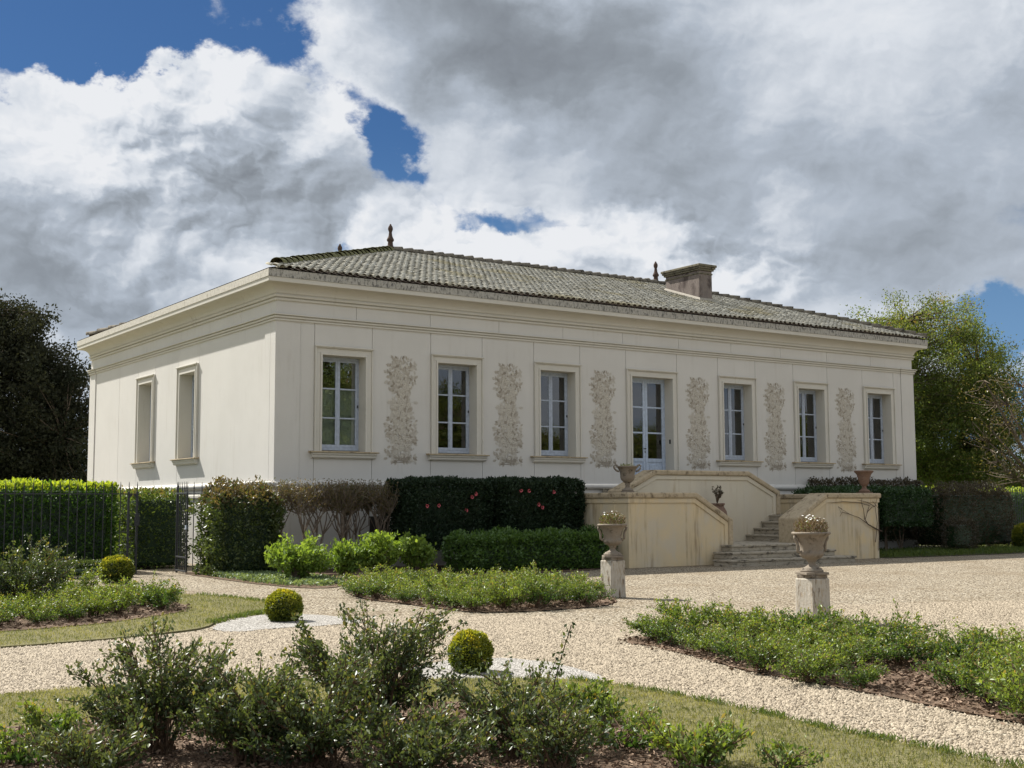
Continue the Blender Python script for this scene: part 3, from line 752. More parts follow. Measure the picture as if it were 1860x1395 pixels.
pad_left = smooth_poly(gp((381, 1146), (396, 1133), (440, 1123), (500, 1115), (600, 1118), (664, 1128), (650, 1134), (520, 1141), (420, 1150)), 1, .03)
sheet('white_gravel_pad', pad_left, .010, 'gravel_white')
pad_right = smooth_poly(gp((735, 1226), (770, 1208), (840, 1196), (960, 1198), (1060, 1216), (1112, 1238), (1080, 1243), (960, 1240), (780, 1238)), 1, .03)
sheet('white_gravel_pad', pad_right, .010, 'gravel_white')
bed_mid = smooth_poly(gp((618, 1076), (660, 1089), (760, 1101), (860, 1115), (960, 1112), (1080, 1104), (1122, 1097), (1118, 1086), (1080, 1072), (860, 1066), (660, 1064)), 2)
sheet('middle_bed', bed_mid, .014, 'mulch')
bed_right = smooth_poly(gp((1122, 1168), (1200, 1177), (1320, 1211), (1440, 1238), (1560, 1256), (1680, 1284), (1880, 1320)) + gp((2300, 1420), (2300, 1290), (1900, 1222), (1700, 1176), (1500, 1152), (1300, 1148), (1180, 1154)), 2)
sheet('right_bed', bed_right, .014, 'mulch')
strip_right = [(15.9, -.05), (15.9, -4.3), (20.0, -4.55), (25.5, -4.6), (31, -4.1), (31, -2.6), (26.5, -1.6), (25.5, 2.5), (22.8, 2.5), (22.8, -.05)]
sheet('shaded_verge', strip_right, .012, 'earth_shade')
sheet('white_gravel_pad', [(27.0, -2.0), (31, -3.2), (36, -2), (36, 3), (29, .6)], .010, 'gravel_white')

# ------------------------------------------------------------------ urns, pedestals, pots
URN_A = [(.150, 0), (.150, .03), (.128, .036), (.130, .05), (.090, .065), (.052, .09), (.045, .125), (.062, .14), (.064, .15), (.075, .165), (.120, .185), (.148, .215), (.156, .245), (.145, .268), (.142, .275), (.150, .33), (.168, .39), (.192, .445), (.222, .480), (.246, .494), (.252, .510), (.240, .524), (.205, .520), (.18, .49), (.02, .48)]
def lobes(a, z): return 1 + (.045 * math.sin(14 * a) if .17 < z < .27 else .018 * math.sin(22 * a) if z > .485 else .02 * math.sin(5 * a + z * 9))
def urn(name, loc, mat, label, scale=1.0, prof=URN_A, handles='scroll', rz=0.0, tilt=(0, 0)):
    e = empty(name, loc, rz); e.rotation_euler = (tilt[0], tilt[1], rz); tag(e, label, 'urn')
    m = MB().lathe([(r * scale, z * scale) for r, z in prof], 48, wob=lambda a, z: lobes(a, z / scale)); m.build('bowl', mat, e, smooth=True)
    m = MB(); s = prof[0][0] * scale * 1.08; m.box(-s, s, -s, s, -.03, .001); m.build('foot_plinth', mat, e, bevel=.006)
    for sg in (-1, 1):
        if handles == 'scroll': pts = [(sg * .14, 0, .275), (sg * .172, 0, .255), (sg * .198, 0, .275), (sg * .196, 0, .33), (sg * .205, 0, .39), (sg * .235, 0, .44), (sg * .235, 0, .475)]; r = .021
        elif handles == 'loop': pts = [(sg * .20, 0, .47), (sg * .26, 0, .49), (sg * .315, 0, .545), (sg * .325, 0, .60), (sg * .29, 0, .635), (sg * .25, 0, .62), (sg * .225, 0, .585)]; r = .021
        else: continue
        MB().tube([tuple(c * scale for c in p) for p in pts], r * scale, r * scale, 8).build('handle', mat, e, smooth=True)
    return e
def pedestal(loc, h, w, label):
    e = empty('pedestal', loc); tag(e, label, 'pedestal', 'stone pedestals at the gravel court')
    m = MB(); s = w / 2; m.add([(x * t, y * t, z) for z, t in ((0, 1.04), (.10, 1.0), (h - .03, .97), (h, .985)) for x, y in ((-s, -s), (s, -s), (s, s), (-s, s))],
        [(i * 4 + k, i * 4 + (k + 1) % 4, i * 4 + 4 + (k + 1) % 4, i * 4 + 4 + k) for i in range(3) for k in range(4)] + [(12, 13, 14, 15), (3, 2, 1, 0)])
    m.build('shaft', 'pedestal_stone', e, bevel=.018)
    MB().box(-s * .86, s * .86, -s * .86, s * .86, h, h + .045).build('cap', 'urn_stone', e, bevel=.008)
    return e
def daisies(loc, label, seed, dry=.5, R=.20, H=.22):
    rng = np.random.default_rng(seed); e = empty('flowering_plant', loc); tag(e, label, 'plant')
    n = 1500; a = rng.uniform(0, 6.283, n); r = R * np.sqrt(rng.uniform(0, 1, n)) * 1.05; z = H * rng.uniform(0, 1, n) * np.sqrt(np.clip(1.15 - (r / (R * 1.2)) ** 2, .08, 1))
    C = np.stack([r * np.cos(a), r * np.sin(a), z], 1); Dn = np.stack([np.cos(a) * .7, np.sin(a) * .7, np.ones(n)], 1) + rng.normal(0, .5, (n, 3))
    g = rng.random(n) > dry
    link('leaves', leaves('leaves', C[g], Dn[g], rng.uniform(.02, .045, g.sum()), 'leaf_rose', rng.random(g.sum()), rng, .35), None, e)
    link('stalks', leaves('stalks', C[~g], Dn[~g], rng.uniform(.03, .07, (~g).sum()), 'dry_stalk', rng.random((~g).sum()), rng, .10), None, e)
    k = 26; a = rng.uniform(0, 6.283, k); r = R * .85 * np.sqrt(rng.uniform(0, 1, k)); zc_ = H * np.sqrt(np.clip(1.15 - (r / (R * 1.2)) ** 2, .1, 1)) * rng.uniform(.9, 1.15, k)
    V = []; F = []
    for i in range(k):
        c = np.array((r[i] * math.cos(a[i]), r[i] * math.sin(a[i]), zc_[i])); nn = unit(np.array((math.cos(a[i]) * .4, math.sin(a[i]) * .4, 1)) + rng.normal(0, .25, 3)); s = unit(np.cross(nn, (1, 0, 0.1))); t = np.cross(nn, s); q = rng.uniform(.009, .015)
        b = len(V); V += [c + (s * math.cos(1.0472 * j) + t * math.sin(1.0472 * j)) * q for j in range(6)]; F.append([b + j for j in range(6)])
    link('blossoms', raw_mesh('blossoms', np.array(V), np.array(F), 'petal_white'), None, e)
ped1 = (G(1113, 1086)[0] + .05, G(1113, 1086)[1] + .05); ped2 = (G(1478, 1130)[0] + .05, G(1478, 1130)[1] + .05)
pedestal((*ped1, 0), .585, .29, 'short stained stone pedestal beside the middle rose bed')
pedestal((*ped2, 0), .535, .31, 'short stained stone pedestal behind the right rose bed')
urn('garden_urn', (*ped1, .66), 'urn_stone', 'brown stone urn with white flowers nearest the stair wall', .95, rz=-.55)
urn('garden_urn', (*ped2, .61), 'urn_stone', 'brown stone urn with white flowers in front of the steps', .95, rz=-.35)
daisies((*ped1, 1.12), 'small white daisies filling the urn nearest the stair wall', 3, .75)
daisies((*ped2, 1.07), 'dry brown stalks and white daisies in the urn before the steps', 4, .93)
URN_B = [(.14, 0), (.14, .04), (.10, .055), (.06, .09), (.05, .14), (.068, .165), (.055, .185), (.10, .22), (.155, .27), (.175, .33), (.172, .40), (.185, .47), (.215, .53), (.245, .565), (.27, .575), (.272, .60), (.25, .605), (.21, .58), (.02, .57)]
ul = PY(1140, 888, -3.88)
urn('parapet_urn', (ul[0], -3.88, zc + .165), 'urn_stone', 'wide two handled urn on the left stair parapet', .98, URN_B, 'loop', rz=-.58)
URN_C = [(.15, 0), (.15, .05), (.10, .07), (.062, .11), (.055, .16), (.08, .185), (.11, .22), (.145, .30), (.168, .40), (.19, .48), (.225, .53), (.255, .555), (.262, .585), (.245, .60), (.20, .58), (.02, .56)]
ur = PY(1570, 893, -3.88)
urn('parapet_urn', (ur[0], -3.88, zc + .165), 'terracotta', 'plain terracotta urn on the right stair parapet', .98, URN_C, None)
rngp = np.random.default_rng(8)
def tuft(loc, label, mat, n=260, R=.17, H=.10, seed=1, cat='plant', name='seedlings'):
    rng = np.random.default_rng(seed); a = rng.uniform(0, 6.283, n); r = R * np.sqrt(rng.random(n))
    C = np.stack([r * np.cos(a), r * np.sin(a), rng.uniform(0, H, n) * rng.random(n)], 1); Dn = rng.normal(0, .45, (n, 3)) + np.array((0, 0, 1))
    o = link(name, leaves(name, C, Dn, rng.uniform(.03, .06, n), mat, rng.random(n), rng, .3), None, None, loc); tag(o, label, cat); return o
tuft((ul[0], -3.88, zc + .165 + .56), 'mossy seedlings growing in the two handled urn', 'leaf_box', seed=5)
def pot():
    x, y = PY(1303, 930, -2.35)[0], -2.35; z = .655
    zt = PY(1303, 914, -2.35)[2]; h = zt - z
    e = empty('terracotta_pot', (x, y, z)); tag(e, 'round terracotta pot tucked on the left stair flight', 'pot')
    pr = [(.15, 0), (.20, .08 * h), (.255, .35 * h), (.27, .55 * h), (.245, .75 * h), (.18, .88 * h), (.17, .92 * h), (.20, .95 * h), (.20, h), (.16, h), (.15, .93 * h)]
    MB().lathe(pr, 28).build('bowl', 'terracotta', e, smooth=True)
    b = empty('potted_shrub', (x, y, zt - .03)); tag(b, 'sparse reddish shrub in the pot on the stairs', 'shrub')
    m = MB(); C = []; Dn = []
    for i in range(20):
        a = rr.uniform(0, 6.28); ex = (rr.uniform(.02, .20) * math.cos(a), rr.uniform(.02, .20) * math.sin(a), rr.uniform(.22, .52))
        m.tube([(0, 0, 0), (ex[0] * .4, ex[1] * .4, ex[2] * .6), ex], .010, .004, 4)
        for k in range(9): C.append(np.array(ex) * rr.uniform(.65, 1.05) + rngp.normal(0, .018, 3)); Dn.append(np.array((math.cos(a), math.sin(a), 1)) + rngp.normal(0, .5, 3))
    m.build('stems', 'twig', b); link('leaves', leaves('leaves', np.array(C), np.array(Dn), rngp.uniform(.045, .075, len(C)), 'leaf_dusk', rngp.random(len(C)), rngp, .45), None, b)
pot()
def vine():
    e = empty('bare_vine', (XC + 4.35, FY - .04, 0)); tag(e, 'leafless climbing vine on the right stair wall', 'vine'); m = MB(); rn = random.Random(12)
    def P(u, v): p = PY(u, v, FY - .03); return (p[0] - XC - 4.35, rn.uniform(-.02, .01), p[2])
    runs = [[(1601, 965), (1590, 960), (1576, 952), (1570, 944), (1574, 930), (1578, 918)], [(1576, 952), (1560, 940), (1545, 935), (1528, 925)], [(1570, 944), (1568, 925), (1563, 912), (1566, 900)], [(1545, 935), (1530, 930), (1524, 938)],
            [(1590, 985), (1592, 950), (1589, 920), (1592, 905)], [(1578, 918), (1560, 913), (1530, 911), (1508, 914)], [(1589, 920), (1574, 912), (1556, 908)], [(1596, 1000), (1597, 960), (1595, 925), (1584, 910)], [(1574, 930), (1583, 921), (1592, 918)], [(1528, 925), (1522, 920), (1526, 931)]]
    for i, r in enumerate(runs): m.tube([P(*q) for q in r], .022 if i == 0 else .010, .007 if i == 0 else .004, 5)
    m.build('stems', 'vine_bark', e)
vine()

# ------------------------------------------------------------------ iron fences
def bar_mesh(h, r=.011):
    return MB().lathe([(r, 0), (r, h - .16), (r * 1.5, h - .15), (r * 1.2, h - .12), (r * .35, h)], 6).mesh('bar', 'iron')
def fence(x0, x1, y, h, rail_z, label, sp=.18, posts=(), low=.12):
    f = empty('iron_fence', (x0, y, 0)); tag(f, label, 'fence'); bm_ = bar_mesh(h); n = int((x1 - x0) / sp)
    for i in range(n + 1): link('bar', bm_, None, f, (i * (x1 - x0) / n, 0, 0))
    for z in (rail_z, low): MB().box(-.02, x1 - x0 + .02, -.018, .018, z, z + .022).build('rail', 'iron', f)
    for p in posts: MB().box(p - x0 - .022, p - x0 + .022, -.023, .023, 0, rail_z + .06).build('post', 'iron', f, bevel=.004)
    return f
xg = PY(247, 1000, .9)[0]
f = fence(-8.6, xg, .9, 2.02, 1.74, 'tall black iron railing left of the open garden gate', posts=(xg, xg - .19))
MB().box(xg + 8.6 - .06, xg + 8.6 + .05, -.05, -.0235, 1.05, 1.32).build('lock_box', 'iron', f, bevel=.006)
m = MB()
for sg, x in ((1, xg - .19), (-1, xg)): m.prism([(x + 8.6, 1.739), (x + 8.6 + sg * .09, 1.739), (x + 8.6, 1.64)], -.01, .01)
m.build('bracket', 'iron', f)
fence(-1.93, -.06, .9, 2.03, 1.74, 'short iron railing between the gate and the house corner', posts=(-1.93,))
def gate():
    a, b = np.array((-1.965, .86)), np.array((-2.065, -.09)); d = b - a; w = np.linalg.norm(d)
    g = empty('garden_gate', (a[0], a[1], .04)); g.rotation_euler = (0, 0, math.atan2(d[1], d[0])); tag(g, 'narrow black iron garden gate standing open', 'gate')
    m = MB(); m.box(0, .035, -.016, .016, 0, 1.74); m.box(w - .035, w, -.016, .016, 0, 1.74)
    for z in (0, .30, 1.70): m.box(.0352, w - .0352, -.0155, .0155, z, z + .035)
    m.build('gate_frame', 'iron', g, bevel=.004); bm_ = bar_mesh(1.98, .010)
    for i in range(7): link('bar', bm_, None, g, (.0175 + i * (w - .035) / 6, 0, .0))
    MB().box(w - .08, w - .0, -.03, .03, .93, 1.02).build('latch', 'sash_paint', g, bevel=.004)
gate()
fence(27.3, 38, 1.6, 2.1, 1.86, 'dark iron railing beyond the right hand shrubs', sp=.14)

# ------------------------------------------------------------------ planting
def wob(P, s, rng):
    ph = rng.uniform(0, 6.28, 6)
    return (np.sin(P[:, 0] * 2.3 / s + ph[0]) + np.sin(P[:, 1] * 2.7 / s + ph[1] + P[:, 0] * .9 / s) + np.sin(P[:, 2] * 3.1 / s + ph[2]) + .6 * np.sin(P[:, 0] * 6.1 / s + P[:, 2] * 5.3 / s + ph[3]) + .6 * np.sin(P[:, 1] * 7.3 / s - P[:, 2] * 4.1 / s + ph[4])) / 3.2
def hedge(name, label, cat, box, n, size, mat, seed, rough=.06, shell=.10, core='leaf_dark', group=None, width=.5, tint=None, rot=0.0, rnd=.10, top_tint=0.0, lf=1.0, yd=.16):
    x0, x1, y0, y1, z0, z1 = box; rng = np.random.default_rng(seed); cx, cy = (x0 + x1) / 2, (y0 + y1) / 2
    lx, ly, lz = (x1 - x0), (y1 - y0), z1 - z0; e = empty(name, (cx, cy, 0), rot); tag(e, label, cat, group)
    ar = np.array([lx * lz, lx * lz * .35, ly * lz, ly * lz, lx * ly * 1.15]); fc = rng.choice(5, n, p=ar / ar.sum())
    P = rng.uniform((-lx / 2, -ly / 2, z0), (lx / 2, ly / 2, z1), (n, 3)); Nn = np.zeros((n, 3))
    for k, (ax, val, sg) in enumerate(((1, -ly / 2, -1), (1, ly / 2, 1), (0, -lx / 2, -1), (0, lx / 2, 1), (2, z1, 1))):
        q = fc == k; P[q, ax] = val; Nn[q, ax] = sg
    # round the edges
    hx, hy = lx / 2 - rnd, ly / 2 - rnd; inner = np.stack([np.clip(P[:, 0], -hx, hx), np.clip(P[:, 1], -hy, hy), np.clip(P[:, 2], z0 - 1, z1 - rnd)], 1)
    dv = P - inner; dl = np.linalg.norm(dv, axis=1, keepdims=True); q = dl[:, 0] > rnd; P[q] = inner[q] + dv[q] / dl[q] * rnd; Nn = unit(Nn + dv / (rnd * 2))
    dep = rng.exponential(shell, n); P = P + Nn * ((wob(P * lf, 1.0, rng) * .7 + wob(P * lf * 2.7, 1.0, rng) * .4) * rough - dep * .6)[:, None] + rng.normal(0, size * .25, (n, 3))
    P[:, 2] = np.maximum(P[:, 2], z0 * .9 + .01)
    Dn = Nn * .8 + rng.normal(0, .6, (n, 3)) + np.array((0, 0, .35))
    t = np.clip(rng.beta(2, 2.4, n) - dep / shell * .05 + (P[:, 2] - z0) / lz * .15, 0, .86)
    if top_tint: q = (P[:, 2] > z1 - yd * rng.uniform(.3, 1.2, n)) & (rng.random(n) < top_tint); t = np.where(q, 1.0, t)  # top leaves recoloured; on the laurels this paints sunlit brightness besides new growth
    link('foliage', leaves('foliage', P, Dn, size * rng.uniform(.65, 1.3, n), mat, t, rng, width), None, e)
    c = .14 + shell * .4
    m = MB(); m.box(-lx / 2 + c, lx / 2 - c, -ly / 2 + c, ly / 2 - c, z0 + .05, z1 - c * 1.1); m.build('blocking_core', core, e, bevel=.08)  # dark solid core added inside the leaves to stop light passing through
    return e
# laurel behind the railing, and the hedge along the house wall
hedge('laurel_hedge', 'clipped laurel hedge with bright sunlit top behind the left railing', 'hedge', (-10.0, -2.95, 2.0, 4.4, 0.02, 2.02), 24000, .105, 'leaf_laurel', 11, .10, .08, top_tint=.85)
hedge('wall_hedge', 'leafy evergreen hedge along the sunny house wall behind the gate', 'hedge', (-2.45, -.9, 2.6, 10.5, .02, 1.86), 20000, .085, 'leaf_hedge', 12, .16, .16, top_tint=.4, rnd=.3, lf=1.5)
hedge('corner_hedge', 'glossy evergreen hedge with browning top right of the open gate', 'hedge', (-2.05, -.45, -1.75, -.3, .02, 1.93), 15000, .08, 'leaf_corner', 13, .26, .24, top_tint=.8, rnd=.45, lf=2.6, yd=.5)
def bare_shrub(x, y, seed, label, n=1500, top=2.02, span=.62):
    rng = np.random.default_rng(seed); e = empty('bare_shrub', (x, y, 0)); tag(e, label, 'shrub', 'half bare shrubs along the plinth'); m = MB(); C = []; Dn = []
    tips = []
    for s in range(5):
        b = np.array((rng.normal(0, .12), rng.normal(0, .06), 0)); k = np.array((b[0] + rng.normal(0, .16), b[1] + rng.normal(0, .08), rng.uniform(.6, .95)))
        m.tube([b, (b + k) / 2 + rng.normal(0, .03, 3), k], .036, .024, 6)
        for f in range(4):
            t = np.array((k[0] + rng.uniform(-span, span) * .6, k[1] + rng.normal(0, .14), rng.uniform(1.25, 1.6))); mid = (k + t) / 2 + rng.normal(0, .05, 3)
            m.tube([k, mid, t], .017, .010, 5); tips.append(t)
    for t in tips:
        for f in range(13):
            q = t + np.array((rng.normal(0, .24), rng.normal(0, .14), rng.uniform(.12, top - t[2] + .02))); mid = (t + q) / 2 + rng.normal(0, .05, 3)
            m.tube([t, mid, q], .008, .003, 4)
            k = rng.integers(10, 15); C += list(t + (q - t) * rng.uniform(.25, 1.05, (k, 1)) + rng.normal(0, .05, (k, 3))); Dn += list(rng.normal(0, .7, (k, 3)) + np.array((0, 0, .6)))
    m.build('stems', 'pale_bark', e); C = np.array(C); g = C[:, 2] < top + .06; C = C[g]; Dn = np.array(Dn)[g]
    link('leaves', leaves('leaves', C, Dn, rng.uniform(.03, .075, len(C)), 'leaf_brown', rng.random(len(C)), rng, .36), None, e)
for i, (x, y, lb) in enumerate(((-.55, -1.15, 'half bare clipped shrub at the house corner, brown twigs on pale stems'), (.35, -1.2, 'half bare shrub with forked pale stems, second from the corner'), (1.2, -1.2, 'half bare shrub with forked stems before the cellar vent'), (1.65, -.95, 'half bare shrub close to the wall behind the others'), (2.05, -1.2, 'half bare shrub with pale upright stems touching the dark camellia hedge'))): bare_shrub(x, y, 40 + i, lb)
def camellia(box, seed, label, n):
    e = hedge('camellia_hedge', label, 'hedge', box, n, .075, 'leaf_camellia', seed, .09, .09, lf=1.8, rnd=.2, group='camellias below the windows'); rng = np.random.default_rng(seed)
    x0, x1, y0, y1, z0, z1 = box; cx, cy = (x0 + x1) / 2, (y0 + y1) / 2
    for i in range(5):
        p = (rng.uniform(x0 + .2, x1 - .2) - cx, y0 - cy - .03, rng.uniform(1.35, z1 - .1)); V = []; F = []
        for k in range(14):
            a = rng.uniform(0, 6.28); r_ = .008 + .020 * (k / 14); c = np.array((math.cos(a) * r_, -.012 * (14 - k) / 14, math.sin(a) * r_)); d = unit(np.array((math.cos(a), -.7, math.sin(a)))); s = np.cross(d, (0, 1, 0)); b = len(V)
            V += [c - s * .02, c + d * .018 - s * .024, c + d * .034, c + d * .018 + s * .024]; F.append([b, b + 1, b + 2, b + 3])
        link('flower', raw_mesh('flower', np.array(V), np.array(F), 'petal_pink'), None, e, p)
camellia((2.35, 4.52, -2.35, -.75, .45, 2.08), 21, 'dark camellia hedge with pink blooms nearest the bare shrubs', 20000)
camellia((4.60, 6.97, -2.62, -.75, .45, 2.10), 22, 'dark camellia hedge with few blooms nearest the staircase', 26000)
for x in (2.9, 3.9, 5.2, 6.2, 7.1):
    pass
hedge('low_hedge', 'low loose green hedge under the camellias beside the stairs', 'hedge', (2.75, 6.9, -3.95, -2.85, .03, .90), 17000, .080, 'leaf_low', 23, .20, .18, lf=2.0, rnd=.25)
def stalky(name, x, y, R, H, ncane, nl, size, mat, stem, seed, label, cat='shrub', group=None, up=.75, r0=.010, twigs=4, width=.5, e=None, low=.15):
    """canes from the ground that branch and carry leaves"""
    rng = np.random.default_rng(seed); e = e or tag(empty(name, (x, y, 0)), label, cat, group); m = MB(); C = []; Dn = []
    per = max(2, int(nl / (ncane * (twigs + 1))))
    for i in range(ncane):
        a = 6.283 * (i + rng.uniform(0, .8)) / ncane; rad = R * math.sqrt(rng.uniform(.04, 1)) * .95; h = H * (1 - .42 * (rad / R) ** 2) * rng.uniform(.5, 1.0) * (1.18 if rng.random() < .18 else 1.0)
        b = np.array((rng.normal(0, R * .10), rng.normal(0, R * .10), 0.0)); t = np.array((math.cos(a) * rad, math.sin(a) * rad, h)); md = b * .5 + t * .5 + np.array((-math.cos(a), -math.sin(a), .4)) * R * .12 + rng.normal(0, R * .04, 3)
        pts = [b, md, t]; m.tube(pts, r0, r0 * .35, 5)
        def on(s): return (1 - s) ** 2 * b + 2 * s * (1 - s) * md + s * s * t
        seg = [(on(.55), t)]
        for k in range(twigs):
            s = rng.uniform(.25, .95); p = on(s); q = p + unit(np.array((math.cos(a), math.sin(a), up)) + rng.normal(0, .65, 3)) * R * rng.uniform(.22, .5)
            q[2] = max(q[2], .03); m.tube([p, (p + q) / 2 + rng.normal(0, .01, 3), q], r0 * .5, r0 * .22, 4); seg.append((p, q))
        for p, q in seg:
            k = per; s = rng.uniform(low, 1.05, (k, 1)); C += list(p + (q - p) * s + rng.normal(0, size * .55, (k, 3))); Dn += list(unit(q - p) * .5 + rng.normal(0, .6, (k, 3)) + np.array((0, 0, .35)))
    m.build('stems', stem, e); C = np.array(C); C[:, 2] = np.maximum(C[:, 2], .02)
    tn = np.clip(.02 + .72 * C[:, 2] / H + rng.normal(0, .20, len(C)), 0, .87); tn = np.where((C[:, 2] > H * .6) & (rng.random(len(C)) < .07), 1.0, tn)  # tint darkens downwards, painting the shaded inside of the bush into the leaves
    link('leaves', leaves('leaves', C, np.array(Dn), size * rng.uniform(.6, 1.35, len(C)), mat, tn, rng, width), None, e)
    return e
# hydrangeas coming into leaf
for i, (u, v, w, vt, lb) in enumerate(((542, 1060, 112, 978, 'bright green leafy hydrangea nearest the house corner'), (628, 1052, 52, 985, 'smallest bright green hydrangea, between two larger ones'), (688, 1050, 92, 966, 'tallest bright green hydrangea in front of the bare shrubs'), (757, 1046, 62, 976, 'thin bright green hydrangea beside the low hedge'))):
    p = G(u, v); dd = (p - CAM) @ FW; stalky('hydrangea', p[0] + .1, p[1] + .25, w / FPX * dd / 2 * 1.18, (1.44 - (vt - 920) / FPX * dd) * 1.10, int(14 + w / 5), int(w * 34), .088, 'leaf_hydrangea', 'pale_bark', 60 + i, lb, 'hydrangea', 'hydrangeas along the planting bed', 1.5, .010, 3, .62, low=.35)
# box balls and low box hedges
def box_ball(x, y, Rr, seed, label, mat='leaf_box', n=6500, sq=1.0):
    rng = np.random.default_rng(seed); e = empty('box_ball', (x, y, 0)); tag(e, label, 'topiary', 'clipped box balls')
    d = unit(rng.normal(size=(n, 3))); zc_ = Rr * .86 * sq; dep = rng.exponential(.05, n); P = d * (Rr * (1 + wob(d * 3.2, 1.0, rng) * .07 + rng.normal(0, .025, n)) - dep * Rr * .8)[:, None]; P[:, 2] *= sq; P[:, 2] += zc_; g = P[:, 2] > .01
    P, d, dep = P[g], d[g], dep[g]; t = np.clip(.06 + .92 * P[:, 2] / (2 * Rr) + wob(P * 14, 1.0, rng) * .25 - dep * 2.5 + rng.normal(0, .16, len(P)), 0, 1)  # tint lightens towards the crown, painting a lit top into the leaves
    link('foliage', leaves('foliage', P, d + rng.normal(0, .5, P.shape) + np.array((0, 0, .3)), Rr * .15 * rng.uniform(.5, 1.3, len(P)), mat, t, rng, .55), None, e)
    MB().lathe([(.02, 0), (.45 * Rr, .02), (.80 * Rr, zc_ * .8), (.78 * Rr, zc_ * 1.2), (.45 * Rr, zc_ * 1.75), (.05, zc_ * 1.85)], 14).build('blocking_core', 'leaf_dark', e, smooth=True)  # solid core added within the ball to block light between the leaves
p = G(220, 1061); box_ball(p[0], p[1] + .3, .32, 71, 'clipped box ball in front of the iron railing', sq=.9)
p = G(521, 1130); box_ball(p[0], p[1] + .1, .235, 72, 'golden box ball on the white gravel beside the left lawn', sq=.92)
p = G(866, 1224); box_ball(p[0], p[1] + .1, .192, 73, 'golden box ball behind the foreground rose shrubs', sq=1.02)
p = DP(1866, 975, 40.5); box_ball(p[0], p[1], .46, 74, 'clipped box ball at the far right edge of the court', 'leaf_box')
hedge('box_hedge', 'low dark clipped box edging in front of the left railing', 'hedge', (-7.2, -3.35, -.45, .15, .01, .36), 9000, .04, 'leaf_box_dark', 75, .02, .04, rnd=.05)
hedge('box_hedge', 'low clipped box edging beyond the right hand shrubs', 'hedge', (25.6, 29.6, -.3, .35, .01, .42), 6000, .05, 'leaf_box', 76, .02, .04, rnd=.05)
# right of the stairs
hedge('trimmed_shrub', 'dark green flat topped shrub just behind the right stair urn', 'shrub', (16.1, 17.9, -2.4, -.5, .75, 1.93), 7000, .085, 'leaf_dark', 81, .16, .14, rnd=.4, lf=1.8)
hedge('trimmed_shrub', 'dark green squared shrub on bare stems right of the staircase', 'shrub', (18.1, 20.4, -2.5, -.6, .80, 1.95), 11000, .08, 'leaf_dark', 82, .13, .14, rnd=.25, lf=1.8)
hedge('wall_shrub', 'purplish brown shrub against the wall behind the trimmed shrubs', 'shrub', (17.4, 22.6, -.48, -.06, .3, 2.26), 7500, .09, 'leaf_dusk', 83, .16, .16, rnd=.1, lf=2)
hedge('twiggy_hedge', 'grey brown twiggy hedge at the right end of the house', 'hedge', (21.3, 25.2, -2.2, -.7, .12, 1.98), 15000, .085, 'leaf_dusk', 84, .28, .20, width=.34, rnd=.4, lf=1.6)
hedge('twiggy_shrub', 'small rusty brown shrub at the foot of the twiggy hedge', 'shrub', (20.5, 21.7, -3.2, -2.4, .1, 1.05), 3500, .06, 'leaf_dusk', 85, .2, .16, width=.4, rnd=.35, lf=2)
hedge('golden_hedge', 'sunlit yellow green hedge beyond the right hand railing', 'hedge', (27.5, 44, 3.2, 5.0, .02, 2.05), 16000, .11, 'leaf_laurel', 86, .08, .1, top_tint=.85)
for i, x in enumerate((18.5, 19.1, 19.7, 16.6, 17.3)):
    pass
def stems_for(parent_name, xs, y, h, seed):
    rn = random.Random(seed); o = [q for q in COL.objects if q.name == parent_name][0]; m = MB(); ox, oy = o.location.x, o.location.y
    for x in xs:
        for k in range(3): m.tube([(x - ox + rn.uniform(-.06, .06), y - oy, 0), (x - ox + rn.uniform(-.2, .2), y - oy + rn.uniform(-.2, .2), h * .55), (x - ox + rn.uniform(-.4, .4), y - oy + rn.uniform(-.4, .4), h)], .028, .014, 5)
    m.build('stems', 'bark', o)
stems_for('trimmed_shrub', (16.6, 17.3), -1.4, 1.2, 3); stems_for('trimmed_shrub.001', (18.6, 19.2, 19.9), -1.6, 1.2, 4)
stems_for('camellia_hedge', (2.9, 3.9), -1.4, .9, 5); stems_for('camellia_hedge.001', (5.2, 6.2, 7.1), -1.4, .9, 6)
# rose beds
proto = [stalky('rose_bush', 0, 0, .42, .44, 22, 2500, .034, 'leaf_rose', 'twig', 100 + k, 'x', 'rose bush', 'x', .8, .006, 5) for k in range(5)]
used = [False] * 5
def plant_bed(poly, sp, smin, smax, label, group, seed, test=None, mat=None):
    rng = np.random.default_rng(seed); pts = []
    for p in scatter(poly, 1400, rng):
        if test and not test(p): continue
        if all((p[0] - q[0]) ** 2 + (p[1] - q[1]) ** 2 > sp * sp for q in pts): pts.append(p)
    for p in pts:
        k = int(rng.integers(0, 5)); o = copy_tree(proto[k]) if used[k] else proto[k]; used[k] = True
        s = rng.uniform(smin, smax); o.location = (p[0], p[1], .02); o.rotation_euler = (0, 0, rng.uniform(0, 6.28)); o.scale = (s * 1.08, s * 1.08, s * rng.uniform(.78, 1.12)); tag(o, label, 'rose bush', group)
def uv(p):
    d = np.array((p[0], p[1], 0)) - CAM; return 930 + FPX * (d @ RT) / (d @ FW), 697.5 - FPX * (d @ UP) / (d @ FW)
inview = lambda p: -60 < uv(p)[0] < 1920
mid_in = smooth_poly(gp((632, 1082), (680, 1092), (780, 1103), (870, 1114), (960, 1111), (1082, 1103), (1088, 1090), (1030, 1076), (860, 1070), (680, 1070)), 1)
plant_bed(mid_in, .44, .60, .98, 'low green rose bush massed in the middle bed left of the urn', 'roses of the middle bed', 31, inview)
GAP = G(1672, 1232)
